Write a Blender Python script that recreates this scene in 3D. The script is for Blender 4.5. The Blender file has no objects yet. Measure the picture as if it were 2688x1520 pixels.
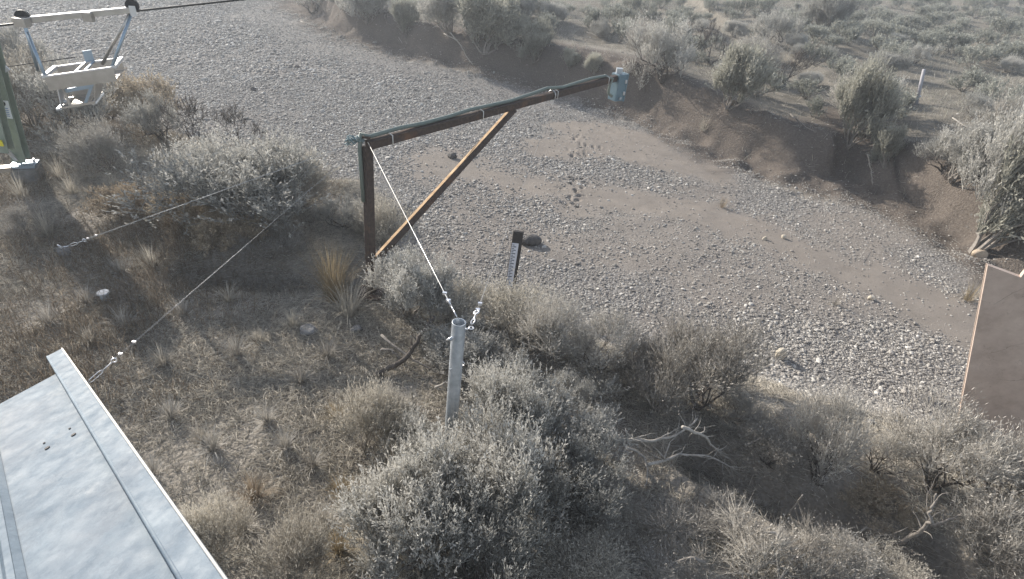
import bpy, math, random
import numpy as np
from mathutils import Vector, Matrix
R_ = math.radians
# ---------------------------------------------------------------- camera, sky, sun
scene = bpy.context.scene
COL = scene.collection
FPX, PITCH, ROLL, HC = 1450.0, R_(33), R_(6), 4.2
CAM = Vector((0, 0, HC))
Fw = Vector((0, math.cos(PITCH), -math.sin(PITCH)))
U0 = Vector((0, math.sin(PITCH), math.cos(PITCH)))
R0 = Vector((1, 0, 0))
Rt = R0 * math.cos(ROLL) + U0 * math.sin(ROLL)
Up = U0 * math.cos(ROLL) - R0 * math.sin(ROLL)
cam = bpy.data.cameras.new('camera')
cam.sensor_width = 36; cam.lens = 36 * FPX / 2688
cam.clip_start = 0.05; cam.clip_end = 3000
co = bpy.data.objects.new('camera', cam); COL.objects.link(co)
M = Matrix((Rt, Up, -Fw)).transposed().to_4x4(); M.translation = CAM
co.matrix_world = M
scene.camera = co
SUN_AZ, SUN_EL = R_(-49), R_(24)          # azimuth measured from +Y towards +X
w = bpy.data.worlds.new('World'); scene.world = w; w.use_nodes = True
nt = w.node_tree; bg = nt.nodes['Background']
sky = nt.nodes.new('ShaderNodeTexSky'); sky.sky_type = 'NISHITA'; sky.sun_disc = False
sky.sun_elevation = SUN_EL; sky.sun_rotation = SUN_AZ % (2 * math.pi)
hs = nt.nodes.new('ShaderNodeHueSaturation'); hs.inputs['Saturation'].default_value = .6
nt.links.new(sky.outputs[0], hs.inputs['Color']); nt.links.new(hs.outputs[0], bg.inputs[0]); bg.inputs[1].default_value = 0.145
sun = bpy.data.lights.new('sun', 'SUN'); sun.energy = 4.7; sun.angle = R_(0.5); sun.color = (1, .93, .83)
so = bpy.data.objects.new('sun', sun); COL.objects.link(so)
sd = Vector((math.sin(SUN_AZ) * math.cos(SUN_EL), math.cos(SUN_AZ) * math.cos(SUN_EL), math.sin(SUN_EL)))
so.rotation_euler = sd.to_track_quat('Z', 'Y').to_euler()
scene.view_settings.view_transform = 'Standard'; scene.view_settings.look = 'None'
scene.view_settings.exposure = 0.68; scene.view_settings.gamma = 1.0

# ---------------------------------------------------------------- placing helpers
def ray(px, py):
    return (Fw * FPX + Rt * (px - 1344) - Up * (py - 760)).normalized()
def P(px, py, y):                          # point of that sight line y metres ahead
    d = ray(px, py); return CAM + d * (y / d.y)
def PZ(px, py, z):
    d = ray(px, py); return CAM + d * ((z - HC) / d.z)
rng = np.random.default_rng(7)
random.seed(7)
def hsh(ix, iy, s):
    v = np.sin(ix * 127.1 + iy * 311.7 + s * 74.7) * 43758.5453
    return v - np.floor(v)
def vn(x, y, sc, s=0):
    x = x / sc; y = y / sc
    ix = np.floor(x); iy = np.floor(y); fx = x - ix; fy = y - iy
    fx = fx * fx * (3 - 2 * fx); fy = fy * fy * (3 - 2 * fy)
    a = hsh(ix, iy, s); b = hsh(ix + 1, iy, s); c = hsh(ix, iy + 1, s); d = hsh(ix + 1, iy + 1, s)
    return (a + (b - a) * fx) * (1 - fy) + (c + (d - c) * fx) * fy - .5
def sst(a, b, x):
    t = np.clip((x - a) / (b - a), 0, 1); return t * t * (3 - 2 * t)
BED = -0.9
ne = [PZ(a, b, 0) for a, b in ((0, 262), (300, 335), (550, 385), (850, 505), (940, 700), (1050, 800), (1350, 890), (1700, 965), (2000, 1050), (2300, 1140), (2688, 1250))]
fe = [PZ(a, b, BED) for a, b in ((760, 20), (900, 95), (1080, 150), (1250, 185), (1400, 225), (1550, 268), (1700, 318), (1850, 390), (2050, 470), (2250, 515), (2450, 615), (2600, 690), (2688, 745))]
nx = np.array([-70, -30] + [p.x for p in ne] + [9, 30, 80.]); ny = np.array([40, 24] + [p.y for p in ne] + [2.5, -8, -40.])
fx_ = np.array([-200, -60] + [p.x for p in fe] + [30, 120.]); fy_ = np.array([300, 130] + [p.y for p in fe] + [-8, -90.])
assert np.all(np.diff(nx) > 0) and np.all(np.diff(fx_) > 0), (nx, fx_)
def dnear(x, y):                           # metres past the near bank edge
    e = .15
    g = (np.interp(x + e, nx, ny) - np.interp(x - e, nx, ny)) / (2 * e)
    return (y - np.interp(x, nx, ny)) / np.sqrt(1 + g * g)
def dfar(x, y):
    e = .4
    g = (np.interp(x + e, fx_, fy_) - np.interp(x - e, fx_, fy_)) / (2 * e)
    return (y - np.interp(x, fx_, fy_)) / np.sqrt(1 + g * g)
prints = []                                # hoof prints in the sand
for (cx, cy, n, sx, sy) in ((1530, 378, 14, 30, 26), (1525, 420, 8, 26, 18), (1500, 470, 8, 18, 14), (1515, 505, 16, 30, 22), (1490, 530, 6, 24, 10)):
    for k in range(n):
        p = PZ(cx + random.gauss(0, sx * .8), cy + random.gauss(0, sy * .8), BED)
        prints.append((p.x, p.y, random.uniform(.03, .048)))
ditch1 = [PZ(a, b, 0) for a, b in ((1870, 1195), (1980, 1250), (2120, 1310), (2300, 1385), (2460, 1440))]
ditch2 = [PZ(a, b, 0) for a, b in ((560, 700), (680, 712), (800, 715), (900, 705))]
def dseg(x, y, pl):
    best = np.full(np.shape(x), 1e9)
    for p, q in zip(pl[:-1], pl[1:]):
        ex, ey = q.x - p.x, q.y - p.y; L = ex * ex + ey * ey
        t = np.clip(((x - p.x) * ex + (y - p.y) * ey) / L, 0, 1)
        best = np.minimum(best, np.hypot(x - p.x - t * ex, y - p.y - t * ey))
    return best
def H(x, y):
    x = np.asarray(x, float); y = np.asarray(y, float)
    dn = dnear(x, y) + .5 * vn(x, y, 1.7, 3); df = dfar(x, y) + .9 * vn(x, y, 3.1, 5) + .3 * vn(x, y, .9, 6)
    near = sst(2.0, -.15, dn)
    z = BED * (1 - near)
    bed = (1 - near)
    z = z - .42 * sst(.42, .12, dseg(x, y, ditch1) + .2 * vn(x, y, .5, 66)) - .45 * sst(.6, .25, dseg(x, y, ditch2) + .25 * vn(x, y, .6, 67)) * near
    z = z + near * (.10 * vn(x, y, 1.9, 1) + .05 * vn(x, y, .5, 2) + .02 * vn(x, y, .13, 9))
    hb = 1.35 + .5 * vn(x, y, 7, 8)
    rise = .16 * sst(-.3, .7, df) + .84 * sst(.35, 1.05, df)
    z = z + rise * hb + sst(1.5, 30, df) * .8 + sst(20, 120, df) * 3.0 * sst(-5, 30, x)
    z = z + rise * (.35 * vn(x, y, 4.3, 11) + .16 * vn(x, y, 1.3, 12) + .05 * vn(x, y, .4, 13))
    gully = sst(-1.6, 0, df) * (1 - sst(1.2, 2.2, df))
    z = z + gully * (.22 * vn(x, y, .6, 14) + .13 * vn(x, y, .27, 15))
    z = z + bed * (1 - rise) * (.10 * vn(x, y, 3.3, 21) + .03 * vn(x, y, .6, 22) + .012 * vn(x, y, .16, 23))
    return z
def Hs(x, y): return float(H(np.array([x]), np.array([y]))[0])
def G(px, py):                             # where that sight line meets the ground
    d = ray(px, py); t = 2.0
    tt = np.arange(1.5, 130, .03)
    X = d.x * tt; Y = d.y * tt; Z = HC + d.z * tt
    k = int(np.argmax(Z < H(X, Y)))
    if k == 0: k = len(tt) - 1
    return Vector((X[k], Y[k], Hs(X[k], Y[k])))
def scr(x, y, z):                          # used only to skip what no view of the photo could show
    dx, dy, dz = x, y, z - HC
    w_ = dx * Fw.x + dy * Fw.y + dz * Fw.z
    return 1344 + FPX * (dx * Rt.x + dy * Rt.y + dz * Rt.z) / w_, 760 - FPX * (dx * Up.x + dy * Up.y + dz * Up.z) / w_, w_

# ---------------------------------------------------------------- materials
def mat(name, col, rough=.8, metal=0, spec=.3):
    m = bpy.data.materials.new(name); m.use_nodes = True
    b = m.node_tree.nodes['Principled BSDF']
    b.inputs['Base Color'].default_value = (*col, 1); b.inputs['Roughness'].default_value = rough
    b.inputs['Metallic'].default_value = metal; b.inputs['Specular IOR Level'].default_value = spec
    return m
class N:
    def __init__(s, m): s.t = m.node_tree; s.b = s.t.nodes['Principled BSDF']
    def new(s, typ, **k):
        n = s.t.nodes.new(typ)
        for a, v in k.items():
            if a in n.inputs: s.put(n.inputs[a], v)
            else: setattr(n, a, v)
        return n
    def put(s, sock, v):
        if hasattr(v, 'links') or isinstance(v, bpy.types.NodeSocket): s.t.links.new(v, sock)
        else: sock.default_value = v
    def coord(s, k='Object'): return s.new('ShaderNodeTexCoord').outputs[k]
    def noise(s, scale, detail=4, rough=.6, vec=None):
        n = s.new('ShaderNodeTexNoise'); n.inputs['Scale'].default_value = scale
        n.inputs['Detail'].default_value = detail; n.inputs['Roughness'].default_value = rough
        s.t.links.new(vec or s.coord(), n.inputs['Vector']); return n.outputs[0]
    def ramp(s, fac, stops):
        n = s.new('ShaderNodeValToRGB'); r = n.color_ramp
        while len(r.elements) < len(stops): r.elements.new(.5)
        for e, (p, c) in zip(r.elements, stops): e.position = p; e.color = (*c, 1) if len(c) == 3 else c
        s.t.links.new(fac, n.inputs[0]); return n.outputs[0]
    def mix(s, f, a, b, mode='MIX'):
        n = s.new('ShaderNodeMix'); n.data_type = 'RGBA'; n.blend_type = mode
        s.put(n.inputs[0], f); 
        for i, v in ((6, a), (7, b)):
            if isinstance(v, tuple): v = (*v, 1)
            s.put(n.inputs[i], v)
        return n.outputs[2]
    def math(s, op, a, b=0.0, c=None):
        n = s.new('ShaderNodeMath'); n.operation = op; s.put(n.inputs[0], a); s.put(n.inputs[1], b)
        if c is not None: s.put(n.inputs[2], c)
        return n.outputs[0]
    def bump(s, h, strength=.5, dist=.02):
        n = s.new('ShaderNodeBump'); n.inputs['Strength'].default_value = strength; n.inputs['Distance'].default_value = dist
        s.t.links.new(h, n.inputs['Height']); s.t.links.new(n.outputs[0], s.b.inputs['Normal'])
    def attr(s, name, out='Fac'):
        n = s.new('ShaderNodeAttribute'); n.attribute_name = name; return n.outputs[out]
    def rand(s): return s.new('ShaderNodeObjectInfo').outputs['Random']
    def base(s, c): s.t.links.new(c, s.b.inputs['Base Color'])

mg = mat('soil_and_gravel', (.2, .18, .15), .95, 0, .1); n = N(mg)
gc = n.new('ShaderNodeNewGeometry').outputs['Position']
n1 = n.noise(2.2, 6, .65, gc); n2 = n.noise(22, 5, .7, gc); n3 = n.noise(90, 3, .7, gc); n0 = n.noise(.5, 3, .5, gc)
soil = n.ramp(n2, [(.25, (.15, .132, .112)), (.5, (.32, .29, .25)), (.75, (.43, .395, .35))])
soil = n.mix(n.ramp(n1, [(.35, (0, 0, 0)), (.65, (.75, .75, .75))]), soil, (.29, .262, .225))
sand = n.ramp(n1, [(.3, (.235, .208, .182)), (.7, (.305, .272, .242))])
sand = n.mix(.35, sand, n.ramp(n3, [(.3, (.12, .1, .085)), (.7, (.36, .32, .28))]))
vo = n.new('ShaderNodeTexVoronoi'); vo.inputs['Scale'].default_value = 24; n.t.links.new(gc, vo.inputs['Vector'])
vb = n.new('ShaderNodeTexVoronoi'); vb.inputs['Scale'].default_value = 55; n.t.links.new(gc, vb.inputs['Vector'])
sep = n.new('ShaderNodeSeparateColor'); n.t.links.new(vo.outputs['Color'], sep.inputs[0])
sep2 = n.new('ShaderNodeSeparateColor'); n.t.links.new(vb.outputs['Color'], sep2.inputs[0])
grav = n.ramp(sep.outputs[0], [(0, (.10, .095, .09)), (.5, (.2, .19, .18)), (.88, (.29, .275, .26)), (1, (.5, .49, .47))])
gr2 = n.ramp(sep2.outputs[0], [(0, (.11, .10, .095)), (.7, (.24, .225, .21)), (1, (.42, .4, .38))])
grav = n.mix(.5, grav, gr2)
col = n.mix(n.attr('sand'), grav, sand)
col = n.mix(n.attr('bank'), col, soil)
shaded_earth = n.ramp(n2, [(.25, (.075, .062, .052)), (.5, (.13, .11, .095)), (.75, (.2, .175, .15))])  # brown clod soil, its dark tone also standing in for shade on the bank
grs = n.ramp(n1, [(.3, (.13, .12, .10)), (.55, (.21, .19, .16)), (.8, (.29, .27, .23))])
col = n.mix(n.attr('plain'), col, grs)
col = n.mix(n.attr('face'), col, shaded_earth)
n.base(col)
hh = n.math('MULTIPLY', vo.outputs['Distance'], n.math('SUBTRACT', 1.0, n.attr('sand')))
hh = n.math('ADD', n.math('MULTIPLY', hh, -1.0), n.math('MULTIPLY', n3, .6))
n.bump(hh, .7, .03)

def foliage(name, dark, light, tr=.25):
    m = mat(name, light, .7, 0, .2); n = N(m)
    nz = n.noise(14, 3, .6, n.coord())
    f = n.math('ADD', n.math('MULTIPLY', nz, .7), n.math('MULTIPLY', n.rand(), .35))
    f = n.math('ADD', f, n.math('MULTIPLY', n.math('SUBTRACT', n.attr('tone'), .5), .5))
    c = n.ramp(f, [(.25, dark), (.85, light)])
    n.base(c)
    tb = n.new('ShaderNodeBsdfTranslucent'); n.t.links.new(c, tb.inputs[0])
    mx = n.new('ShaderNodeMixShader'); mx.inputs[0].default_value = tr
    n.t.links.new(n.b.outputs[0], mx.inputs[1]); n.t.links.new(tb.outputs[0], mx.inputs[2])
    n.t.links.new(mx.outputs[0], n.t.nodes['Material Output'].inputs[0])
    return m
MF = {
 'sage': foliage('sage_leaf', (.27, .265, .245), (.65, .63, .585), .36),
 'green': foliage('green_sage_leaf', (.24, .238, .2), (.57, .55, .475), .35),
 'grey': foliage('grey_twig', (.24, .22, .195), (.56, .53, .48), .2),
 'tan': foliage('tan_stem', (.28, .255, .22), (.66, .615, .53), .32),
 'gold': foliage('golden_stem', (.24, .19, .12), (.54, .45, .31), .3),
 'seed': foliage('dry_seed_head', (.25, .2, .15), (.50, .43, .33), .3),
 'far': foliage('far_sage_leaf', (.19, .195, .165), (.45, .45, .4), .3),
}
def bark(name, a, b):
    m = mat(name, b, .9, 0, .15); n = N(m)
    n.base(n.ramp(n.noise(30, 5, .7), [(.3, a), (.75, b)])); n.bump(n.noise(80, 4), .5, .004); return m
MB_D = bark('dark_bark', (.05, .043, .038), (.16, .14, .125))
MB_G = bark('grey_bark', (.14, .125, .11), (.36, .33, .3))
MB_W = bark('bleached_wood', (.27, .25, .22), (.56, .52, .47))

ms = mat('river_stone', (.3, .29, .28), .75, 0, .3); n = N(ms)
rr = n.rand()
sc_ = n.ramp(rr, [(0, (.12, .11, .10)), (.25, (.22, .205, .19)), (.5, (.31, .29, .265)), (.72, (.40, .375, .345)), (.9, (.52, .5, .46)), (1, (.75, .72, .67))])
n.base(n.mix(.3, sc_, n.ramp(n.noise(40, 3), [(.3, (.2, .185, .165)), (.7, (.42, .39, .35))])))
def rockmat(name, a, b):
    m = mat(name, b, .85, 0, .2); n = N(m)
    n.base(n.ramp(n.noise(9, 6, .65), [(.3, a), (.7, b)])); n.bump(n.noise(30, 5), .6, .02); return m
mrust = mat('weathered_steel', (.1, .06, .045), .75, .25, .3); n = N(mrust)
n.base(n.mix(n.ramp(n.noise(3.5, 5, .6), [(.55, (0, 0, 0)), (.78, (.7, .7, .7))]), n.ramp(n.noise(25, 4), [(.3, (.055, .043, .038)), (.7, (.105, .078, .066))]), (.21, .11, .06)))
n.bump(n.noise(120, 3), .3, .003)
mrust2 = mat('sunlit_orange_rust', (.35, .2, .1), .85, .1, .2); n = N(mrust2)  # rust with sunlight put into its colour, for the brace's upper side
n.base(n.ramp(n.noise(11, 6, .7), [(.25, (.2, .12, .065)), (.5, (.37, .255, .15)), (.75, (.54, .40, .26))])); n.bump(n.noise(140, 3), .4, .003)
mgalv = mat('galvanised_steel', (.5, .53, .56), .45, .55, .5); n = N(mgalv)
n.base(n.ramp(n.noise(13, 6, .6), [(.3, (.34, .37, .40)), (.7, (.55, .58, .61))]))
n.put(n.b.inputs['Roughness'], n.ramp(n.noise(30, 3), [(.3, (.35,) * 3), (.7, (.6,) * 3)]))
mroof = mat('galvanised_roof_sheet', (.3, .33, .36), .5, .0, .35); n = N(mroof)
v = n.new('ShaderNodeTexVoronoi'); v.inputs['Scale'].default_value = 38; nd = n.noise(9, 4, .6)
vm = n.new('ShaderNodeVectorMath'); vm.operation = 'MULTIPLY_ADD'
n.t.links.new(n.coord(), vm.inputs[0]); vm.inputs[1].default_value = (1, 1, 1); n.t.links.new(nd, vm.inputs[2]); n.t.links.new(vm.outputs[0], v.inputs['Vector'])
spg = n.new('ShaderNodeSeparateColor'); n.t.links.new(v.outputs['Color'], spg.inputs[0])
c1 = n.ramp(n.noise(7, 8, .72), [(.3, (.085, .12, .16)), (.5, (.135, .178, .222)), (.7, (.21, .255, .295))])
c1 = n.mix(.16, c1, n.ramp(spg.outputs[0], [(0, (.08, .11, .14)), (1, (.24, .28, .32))]))
c1 = n.mix(n.ramp(n.noise(2.3, 6, .75), [(.56, (0, 0, 0)), (.62, (.45, .45, .45))]), c1, (.25, .275, .295))
c1 = n.mix(n.ramp(n.noise(1.1, 3, .5), [(.5, (0, 0, 0)), (.75, (.5, .5, .5))]), c1, (.2, .2, .215))
n.base(c1); n.bump(n.noise(4, 4), .35, .012)
n.put(n.b.inputs['Roughness'], n.ramp(n.noise(18, 5), [(.3, (.55,) * 3), (.7, (.8,) * 3)]))
mwire = mat('steel_wire', (.42, .42, .42), .35, .8, .5)
mzinc = mat('bright_zinc', (.8, .8, .82), .3, .8, .6)
malu = mat('aluminium', (.72, .70, .66), .38, .75, .5); n = N(malu)
n.base(n.ramp(n.noise(6, 5), [(.3, (.36, .34, .31)), (.7, (.5, .48, .46))]))
maluw = mat('bright_aluminium', (.6, .6, .6), .4, .3, .5)
malub = mat('blue_grey_tube', (.30, .38, .46), .4, .6, .5)
mrub = mat('black_rubber', (.02, .02, .022), .6)
mcab = mat('dark_steel_cable', (.05, .05, .05), .5, .5)
mgreen = mat('green_painted_steel', (.2, .33, .24), .5, .1, .4); n = N(mgreen)
n.base(n.ramp(n.noise(4, 6), [(.3, (.21, .25, .205)), (.7, (.29, .33, .27))]))
mconc = rockmat('concrete', (.16, .155, .145), (.28, .27, .255))
mboxm = mat('blue_grey_enamel', (.40, .50, .55), .4, .2, .5); n = N(mboxm)
n.base(n.ramp(n.noise(5, 4), [(.3, (.11, .175, .215)), (.7, (.16, .23, .27))]))
mcond = mat('grey_green_conduit', (.17, .2, .18), .5)
mtie = mat('white_strap', (.6, .58, .54), .6)
mwhite = mat('white_sign', (.72, .74, .78), .5); mblack = mat('black_paint', (.02, .02, .025), .6)
mblue = mat('blue_print', (.12, .2, .45), .5); myel = mat('yellow_sign', (.75, .65, .05), .5)
mgauge = mat('gauge_plate', (.75, .78, .85), .5, 0); mgback = mat('gauge_board', (.055, .05, .048), .85)
mwall = mat('brown_weathered_wall', (.3, .24, .2), .9, 0, .15); n = N(mwall)
wc = n.ramp(n.noise(3, 8, .7), [(.3, (.36, .285, .24)), (.5, (.5, .405, .345)), (.72, (.6, .5, .43))])
cr = n.new('ShaderNodeTexVoronoi'); cr.feature = 'DISTANCE_TO_EDGE'; cr.inputs['Scale'].default_value = 1.7
vmm = n.new('ShaderNodeVectorMath'); vmm.operation = 'MULTIPLY_ADD'; n.t.links.new(n.coord(), vmm.inputs[0]); vmm.inputs[1].default_value = (1, 1, 1)
n.t.links.new(n.noise(6, 4, .6), vmm.inputs[2]); n.t.links.new(vmm.outputs[0], cr.inputs['Vector'])
n.base(n.mix(n.ramp(cr.outputs['Distance'], [(.0, (.6, .6, .6)), (.006, (0, 0, 0))]), wc, (.12, .10, .085)))
n.bump(n.noise(60, 4), .25, .004)

# ---------------------------------------------------------------- mesh builders
class MB:
    def __init__(s): s.v = []; s.f = []
    def box(s, c, sz, m=None):
        i = len(s.v); a, b, d = sz[0] / 2, sz[1] / 2, sz[2] / 2
        for z in (-d, d):
            for x, y in ((-a, -b), (a, -b), (a, b), (-a, b)):
                q = Vector((x, y, z)); q = (m @ q) if m else q
                s.v.append(Vector(c) + q)
        s.f += [tuple(i + k for k in t) for t in ((3, 2, 1, 0), (4, 5, 6, 7), (0, 1, 5, 4), (1, 2, 6, 5), (2, 3, 7, 6), (3, 0, 4, 7))]
        return s
    def bar(s, p, q, wd, ht, up=(0, 0, 1)):
        p = Vector(p); q = Vector(q); d = (q - p).normalized(); up = Vector(up)
        sx = d.cross(up).normalized() * wd / 2; uu = sx.cross(d).normalized() * ht / 2
        i = len(s.v)
        for o in (p, q):
            for a, b in ((-1, -1), (1, -1), (1, 1), (-1, 1)): s.v.append(o + sx * a + uu * b)
        s.f += [tuple(i + k for k in t) for t in ((3, 2, 1, 0), (4, 5, 6, 7), (0, 1, 5, 4), (1, 2, 6, 5), (2, 3, 7, 6), (3, 0, 4, 7))]
        return s
    def quad(s, *pts):
        i = len(s.v); s.v += [Vector(p) for p in pts]; s.f.append(tuple(range(i, i + len(pts)))); return s
    def slab(s, pts, th):                    # flat outline given thickness
        pts = [Vector(p) for p in pts]; nn = (pts[1] - pts[0]).cross(pts[2] - pts[1]).normalized() * th
        i = len(s.v); k = len(pts); s.v += pts + [p - nn for p in pts]
        s.f.append(tuple(range(i, i + k))); s.f.append(tuple(range(i + 2 * k - 1, i + k - 1, -1)))
        for j in range(k):
            j2 = (j + 1) % k; s.f.append((i + j, i + k + j, i + k + j2, i + j2))
        return s
    def tube(s, pts, r, n=8, cap=True):
        pts = [Vector(p) for p in pts]; k = len(pts); i0 = len(s.v)
        rs = r if isinstance(r, (list, tuple)) else [r] * k
        d0 = (pts[1] - pts[0]).normalized(); a = d0.orthogonal().normalized()
        for j, p in enumerate(pts):
            d = (pts[min(j + 1, k - 1)] - pts[max(j - 1, 0)])
            d = d.normalized() if d.length > 1e-9 else d0
            a = (a - d * a.dot(d)); a = a.normalized() if a.length > 1e-6 else d.orthogonal().normalized()
            b = d.cross(a)
            for t in range(n):
                an = 2 * math.pi * t / n; s.v.append(p + (a * math.cos(an) + b * math.sin(an)) * rs[j])
        for j in range(k - 1):
            for t in range(n):
                t2 = (t + 1) % n
                s.f.append((i0 + j * n + t, i0 + j * n + t2, i0 + (j + 1) * n + t2, i0 + (j + 1) * n + t))
        if cap:
            s.f.append(tuple(i0 + t for t in range(n - 1, -1, -1))); s.f.append(tuple(i0 + (k - 1) * n + t for t in range(n)))
        return s
    def ring(s, c, ax, R, r, n=16, m=6, a0=0, a1=2 * math.pi):
        ax = Vector(ax).normalized(); u = ax.orthogonal().normalized(); v_ = ax.cross(u)
        full = a1 - a0 > 6.28
        pts = [Vector(c) + (u * math.cos(a0 + (a1 - a0) * t / n) + v_ * math.sin(a0 + (a1 - a0) * t / n)) * R for t in range(n + 1)]
        return s.tube(pts, r, m, not full)
    def build(s, name, m, parent=None, smooth=False, bevel=0):
        me = bpy.data.meshes.new(name); me.from_pydata([tuple(p) for p in s.v], [], s.f); me.update()
        me.materials.append(m)
        if smooth: me.polygons.foreach_set('use_smooth', [True] * len(me.polygons))
        o = bpy.data.objects.new(name, me); COL.objects.link(o)
        if parent:
            o.parent = parent; me.transform(Matrix.Translation(-parent.location))
        if bevel:
            b = o.modifiers.new('bevel', 'BEVEL'); b.width = bevel; b.segments = 2; b.limit_method = 'ANGLE'
        return o
def tag(o, label=None, cat=None, group=None, kind=None):
    if label: o['label'] = label
    if cat: o['category'] = cat
    if group: o['group'] = group
    if kind: o['kind'] = kind
    return o
def thing(name, loc, label, cat, group=None):
    o = bpy.data.objects.new(name, None); o.empty_display_size = .1; COL.objects.link(o); o.location = Vector(loc)
    return tag(o, label, cat, group)
def npmesh(name, V, F, m, parent=None, attrs=None, smooth=False):
    me = bpy.data.meshes.new(name); k = F.shape[1]
    me.vertices.add(len(V)); me.vertices.foreach_set('co', np.ascontiguousarray(V, dtype=np.float32).ravel())
    me.loops.add(F.size); me.loops.foreach_set('vertex_index', np.ascontiguousarray(F, dtype=np.int32).ravel())
    me.polygons.add(len(F)); me.polygons.foreach_set('loop_start', np.arange(0, F.size, k, dtype=np.int32))
    if smooth: me.polygons.foreach_set('use_smooth', np.ones(len(F), dtype=bool))
    me.update(calc_edges=True); me.materials.append(m)
    for an, av in (attrs or {}).items():
        a = me.attributes.new(an, 'FLOAT', 'POINT'); a.data.foreach_set('value', np.ascontiguousarray(av, dtype=np.float32))
    if name is None: return me
    o = bpy.data.objects.new(name, me); COL.objects.link(o)
    if parent: o.parent = parent
    return o

# ---------------------------------------------------------------- the ground: one sheet
def axis(segs):
    out = [segs[0][0]]
    for a, b, st in segs:
        k = max(1, int(round((b - a) / st))); out += list(np.linspace(a, b, k + 1)[1:])
    return np.array(out)
xs = axis([(-240, -60, 10), (-60, -20, 1.0), (-20, -8, .25), (-8, 1, .1), (1, 3.6, .04), (3.6, 14, .12), (14, 40, .5), (40, 100, 3), (100, 360, 15)])
ys = axis([(-60, -4, 5), (-4, 1, .4), (1, 8, .09), (8, 9.5, .1), (9.5, 15, .045), (15, 21, .12), (21, 40, .25), (40, 70, .7), (70, 150, 4), (150, 390, 20)])
X, Y = np.meshgrid(xs, ys); Z = H(X, Y)
for (a, b, r) in prints:
    ia = np.searchsorted(xs, [a - .15, a + .15]); ib = np.searchsorted(ys, [b - .15, b + .15])
    sub = (slice(ib[0], ib[1]), slice(ia[0], ia[1]))
    dd = np.hypot(X[sub] - a, (Y[sub] - b) * .8) / (r * 1.35)
    Z[sub] -= .075 * np.exp(-dd ** 2 * 1.3) - .012 * np.exp(-(dd - 1.5) ** 2 * 4)
V = np.stack([X.ravel(), Y.ravel(), Z.ravel()], 1)
ny_, nx_ = X.shape; idx = np.arange(nx_ * ny_).reshape(ny_, nx_)
F = np.stack([idx[:-1, :-1].ravel(), idx[:-1, 1:].ravel(), idx[1:, 1:].ravel(), idx[1:, :-1].ravel()], 1)
sandl = [PZ(a, b, BED) for a, b in ((1180, 430), (1330, 470), (1480, 500), (1720, 545), (1990, 600), (2180, 700), (2400, 790), (2560, 860))]
sand2 = [PZ(a, b, BED) for a, b in ((1480, 390), (1560, 340), (1700, 400), (1800, 440))]
def dseg(x, y, pl):
    best = np.full(np.shape(x), 1e9)
    for p, q in zip(pl[:-1], pl[1:]):
        ex, ey = q.x - p.x, q.y - p.y; L = ex * ex + ey * ey
        t = np.clip(((x - p.x) * ex + (y - p.y) * ey) / L, 0, 1)
        best = np.minimum(best, np.hypot(x - p.x - t * ex, y - p.y - t * ey))
    return best
def sandm(x, y):
    a = sst(1.9, .4, dseg(x, y, sandl) + .9 * vn(x, y, 1.1, 31) + .5 * vn(x, y, .35, 32))
    b = sst(1.7, .7, dseg(x, y, sand2) + .9 * vn(x, y, 1.1, 33) + .5 * vn(x, y, .35, 34))
    d = sst(.3, .5, vn(x, y, 5, 35) + .4 * vn(x, y, 1.2, 36)) * .7
    return np.maximum(np.maximum(a, b), d)
def bankm(x, y): return np.maximum(sst(1.6, .5, dnear(x, y) + .5 * vn(x, y, .8, 41)), sst(-1.0, -.1, dfar(x, y) + .9 * vn(x, y, 1.1, 42)))
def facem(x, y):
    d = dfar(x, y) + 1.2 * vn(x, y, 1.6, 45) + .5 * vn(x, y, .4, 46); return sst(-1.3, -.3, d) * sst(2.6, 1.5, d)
def plainm(x, y): return sst(1.2, 3.2, dfar(x, y) + 1.5 * vn(x, y, 2, 43))
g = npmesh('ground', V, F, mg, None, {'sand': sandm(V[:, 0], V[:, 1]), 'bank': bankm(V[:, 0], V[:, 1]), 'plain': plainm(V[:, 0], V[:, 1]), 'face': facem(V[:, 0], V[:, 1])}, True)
tag(g, kind='structure')

# far hills, seen only in the top right corner
def ridge(name, y0, x0, x1, h, m, seed, depth=60):
    xr = np.linspace(x0, x1, 90); yr = np.linspace(y0, y0 + depth * 2, 16)
    A, B = np.meshgrid(xr, yr)
    prof = np.sin(np.linspace(0, math.pi, 16))[:, None]
    C_ = prof * (h + h * .7 * vn(A, B, (x1 - x0) / 9, seed) + h * .3 * vn(A, B, (x1 - x0) / 30, seed + 1)) - .5 + 3.0
    ii = np.arange(A.size).reshape(A.shape)
    FF = np.stack([ii[:-1, :-1].ravel(), ii[:-1, 1:].ravel(), ii[1:, 1:].ravel(), ii[1:, :-1].ravel()], 1)
    o = npmesh(name, np.stack([A.ravel(), B.ravel(), C_.ravel()], 1), FF, m, None, None, True); tag(o, kind='structure'); return o
ridge('hill', 130, 60, 340, 4, rockmat('dark_hillside', (.06, .065, .05), (.13, .13, .10)), 3, 40)
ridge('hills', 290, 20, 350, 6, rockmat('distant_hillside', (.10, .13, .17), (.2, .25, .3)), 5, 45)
ridge('snow_field', 230, 120, 260, 3.4, rockmat('old_snow', (.7, .74, .8), (.85, .88, .92)), 9, 25)

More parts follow.
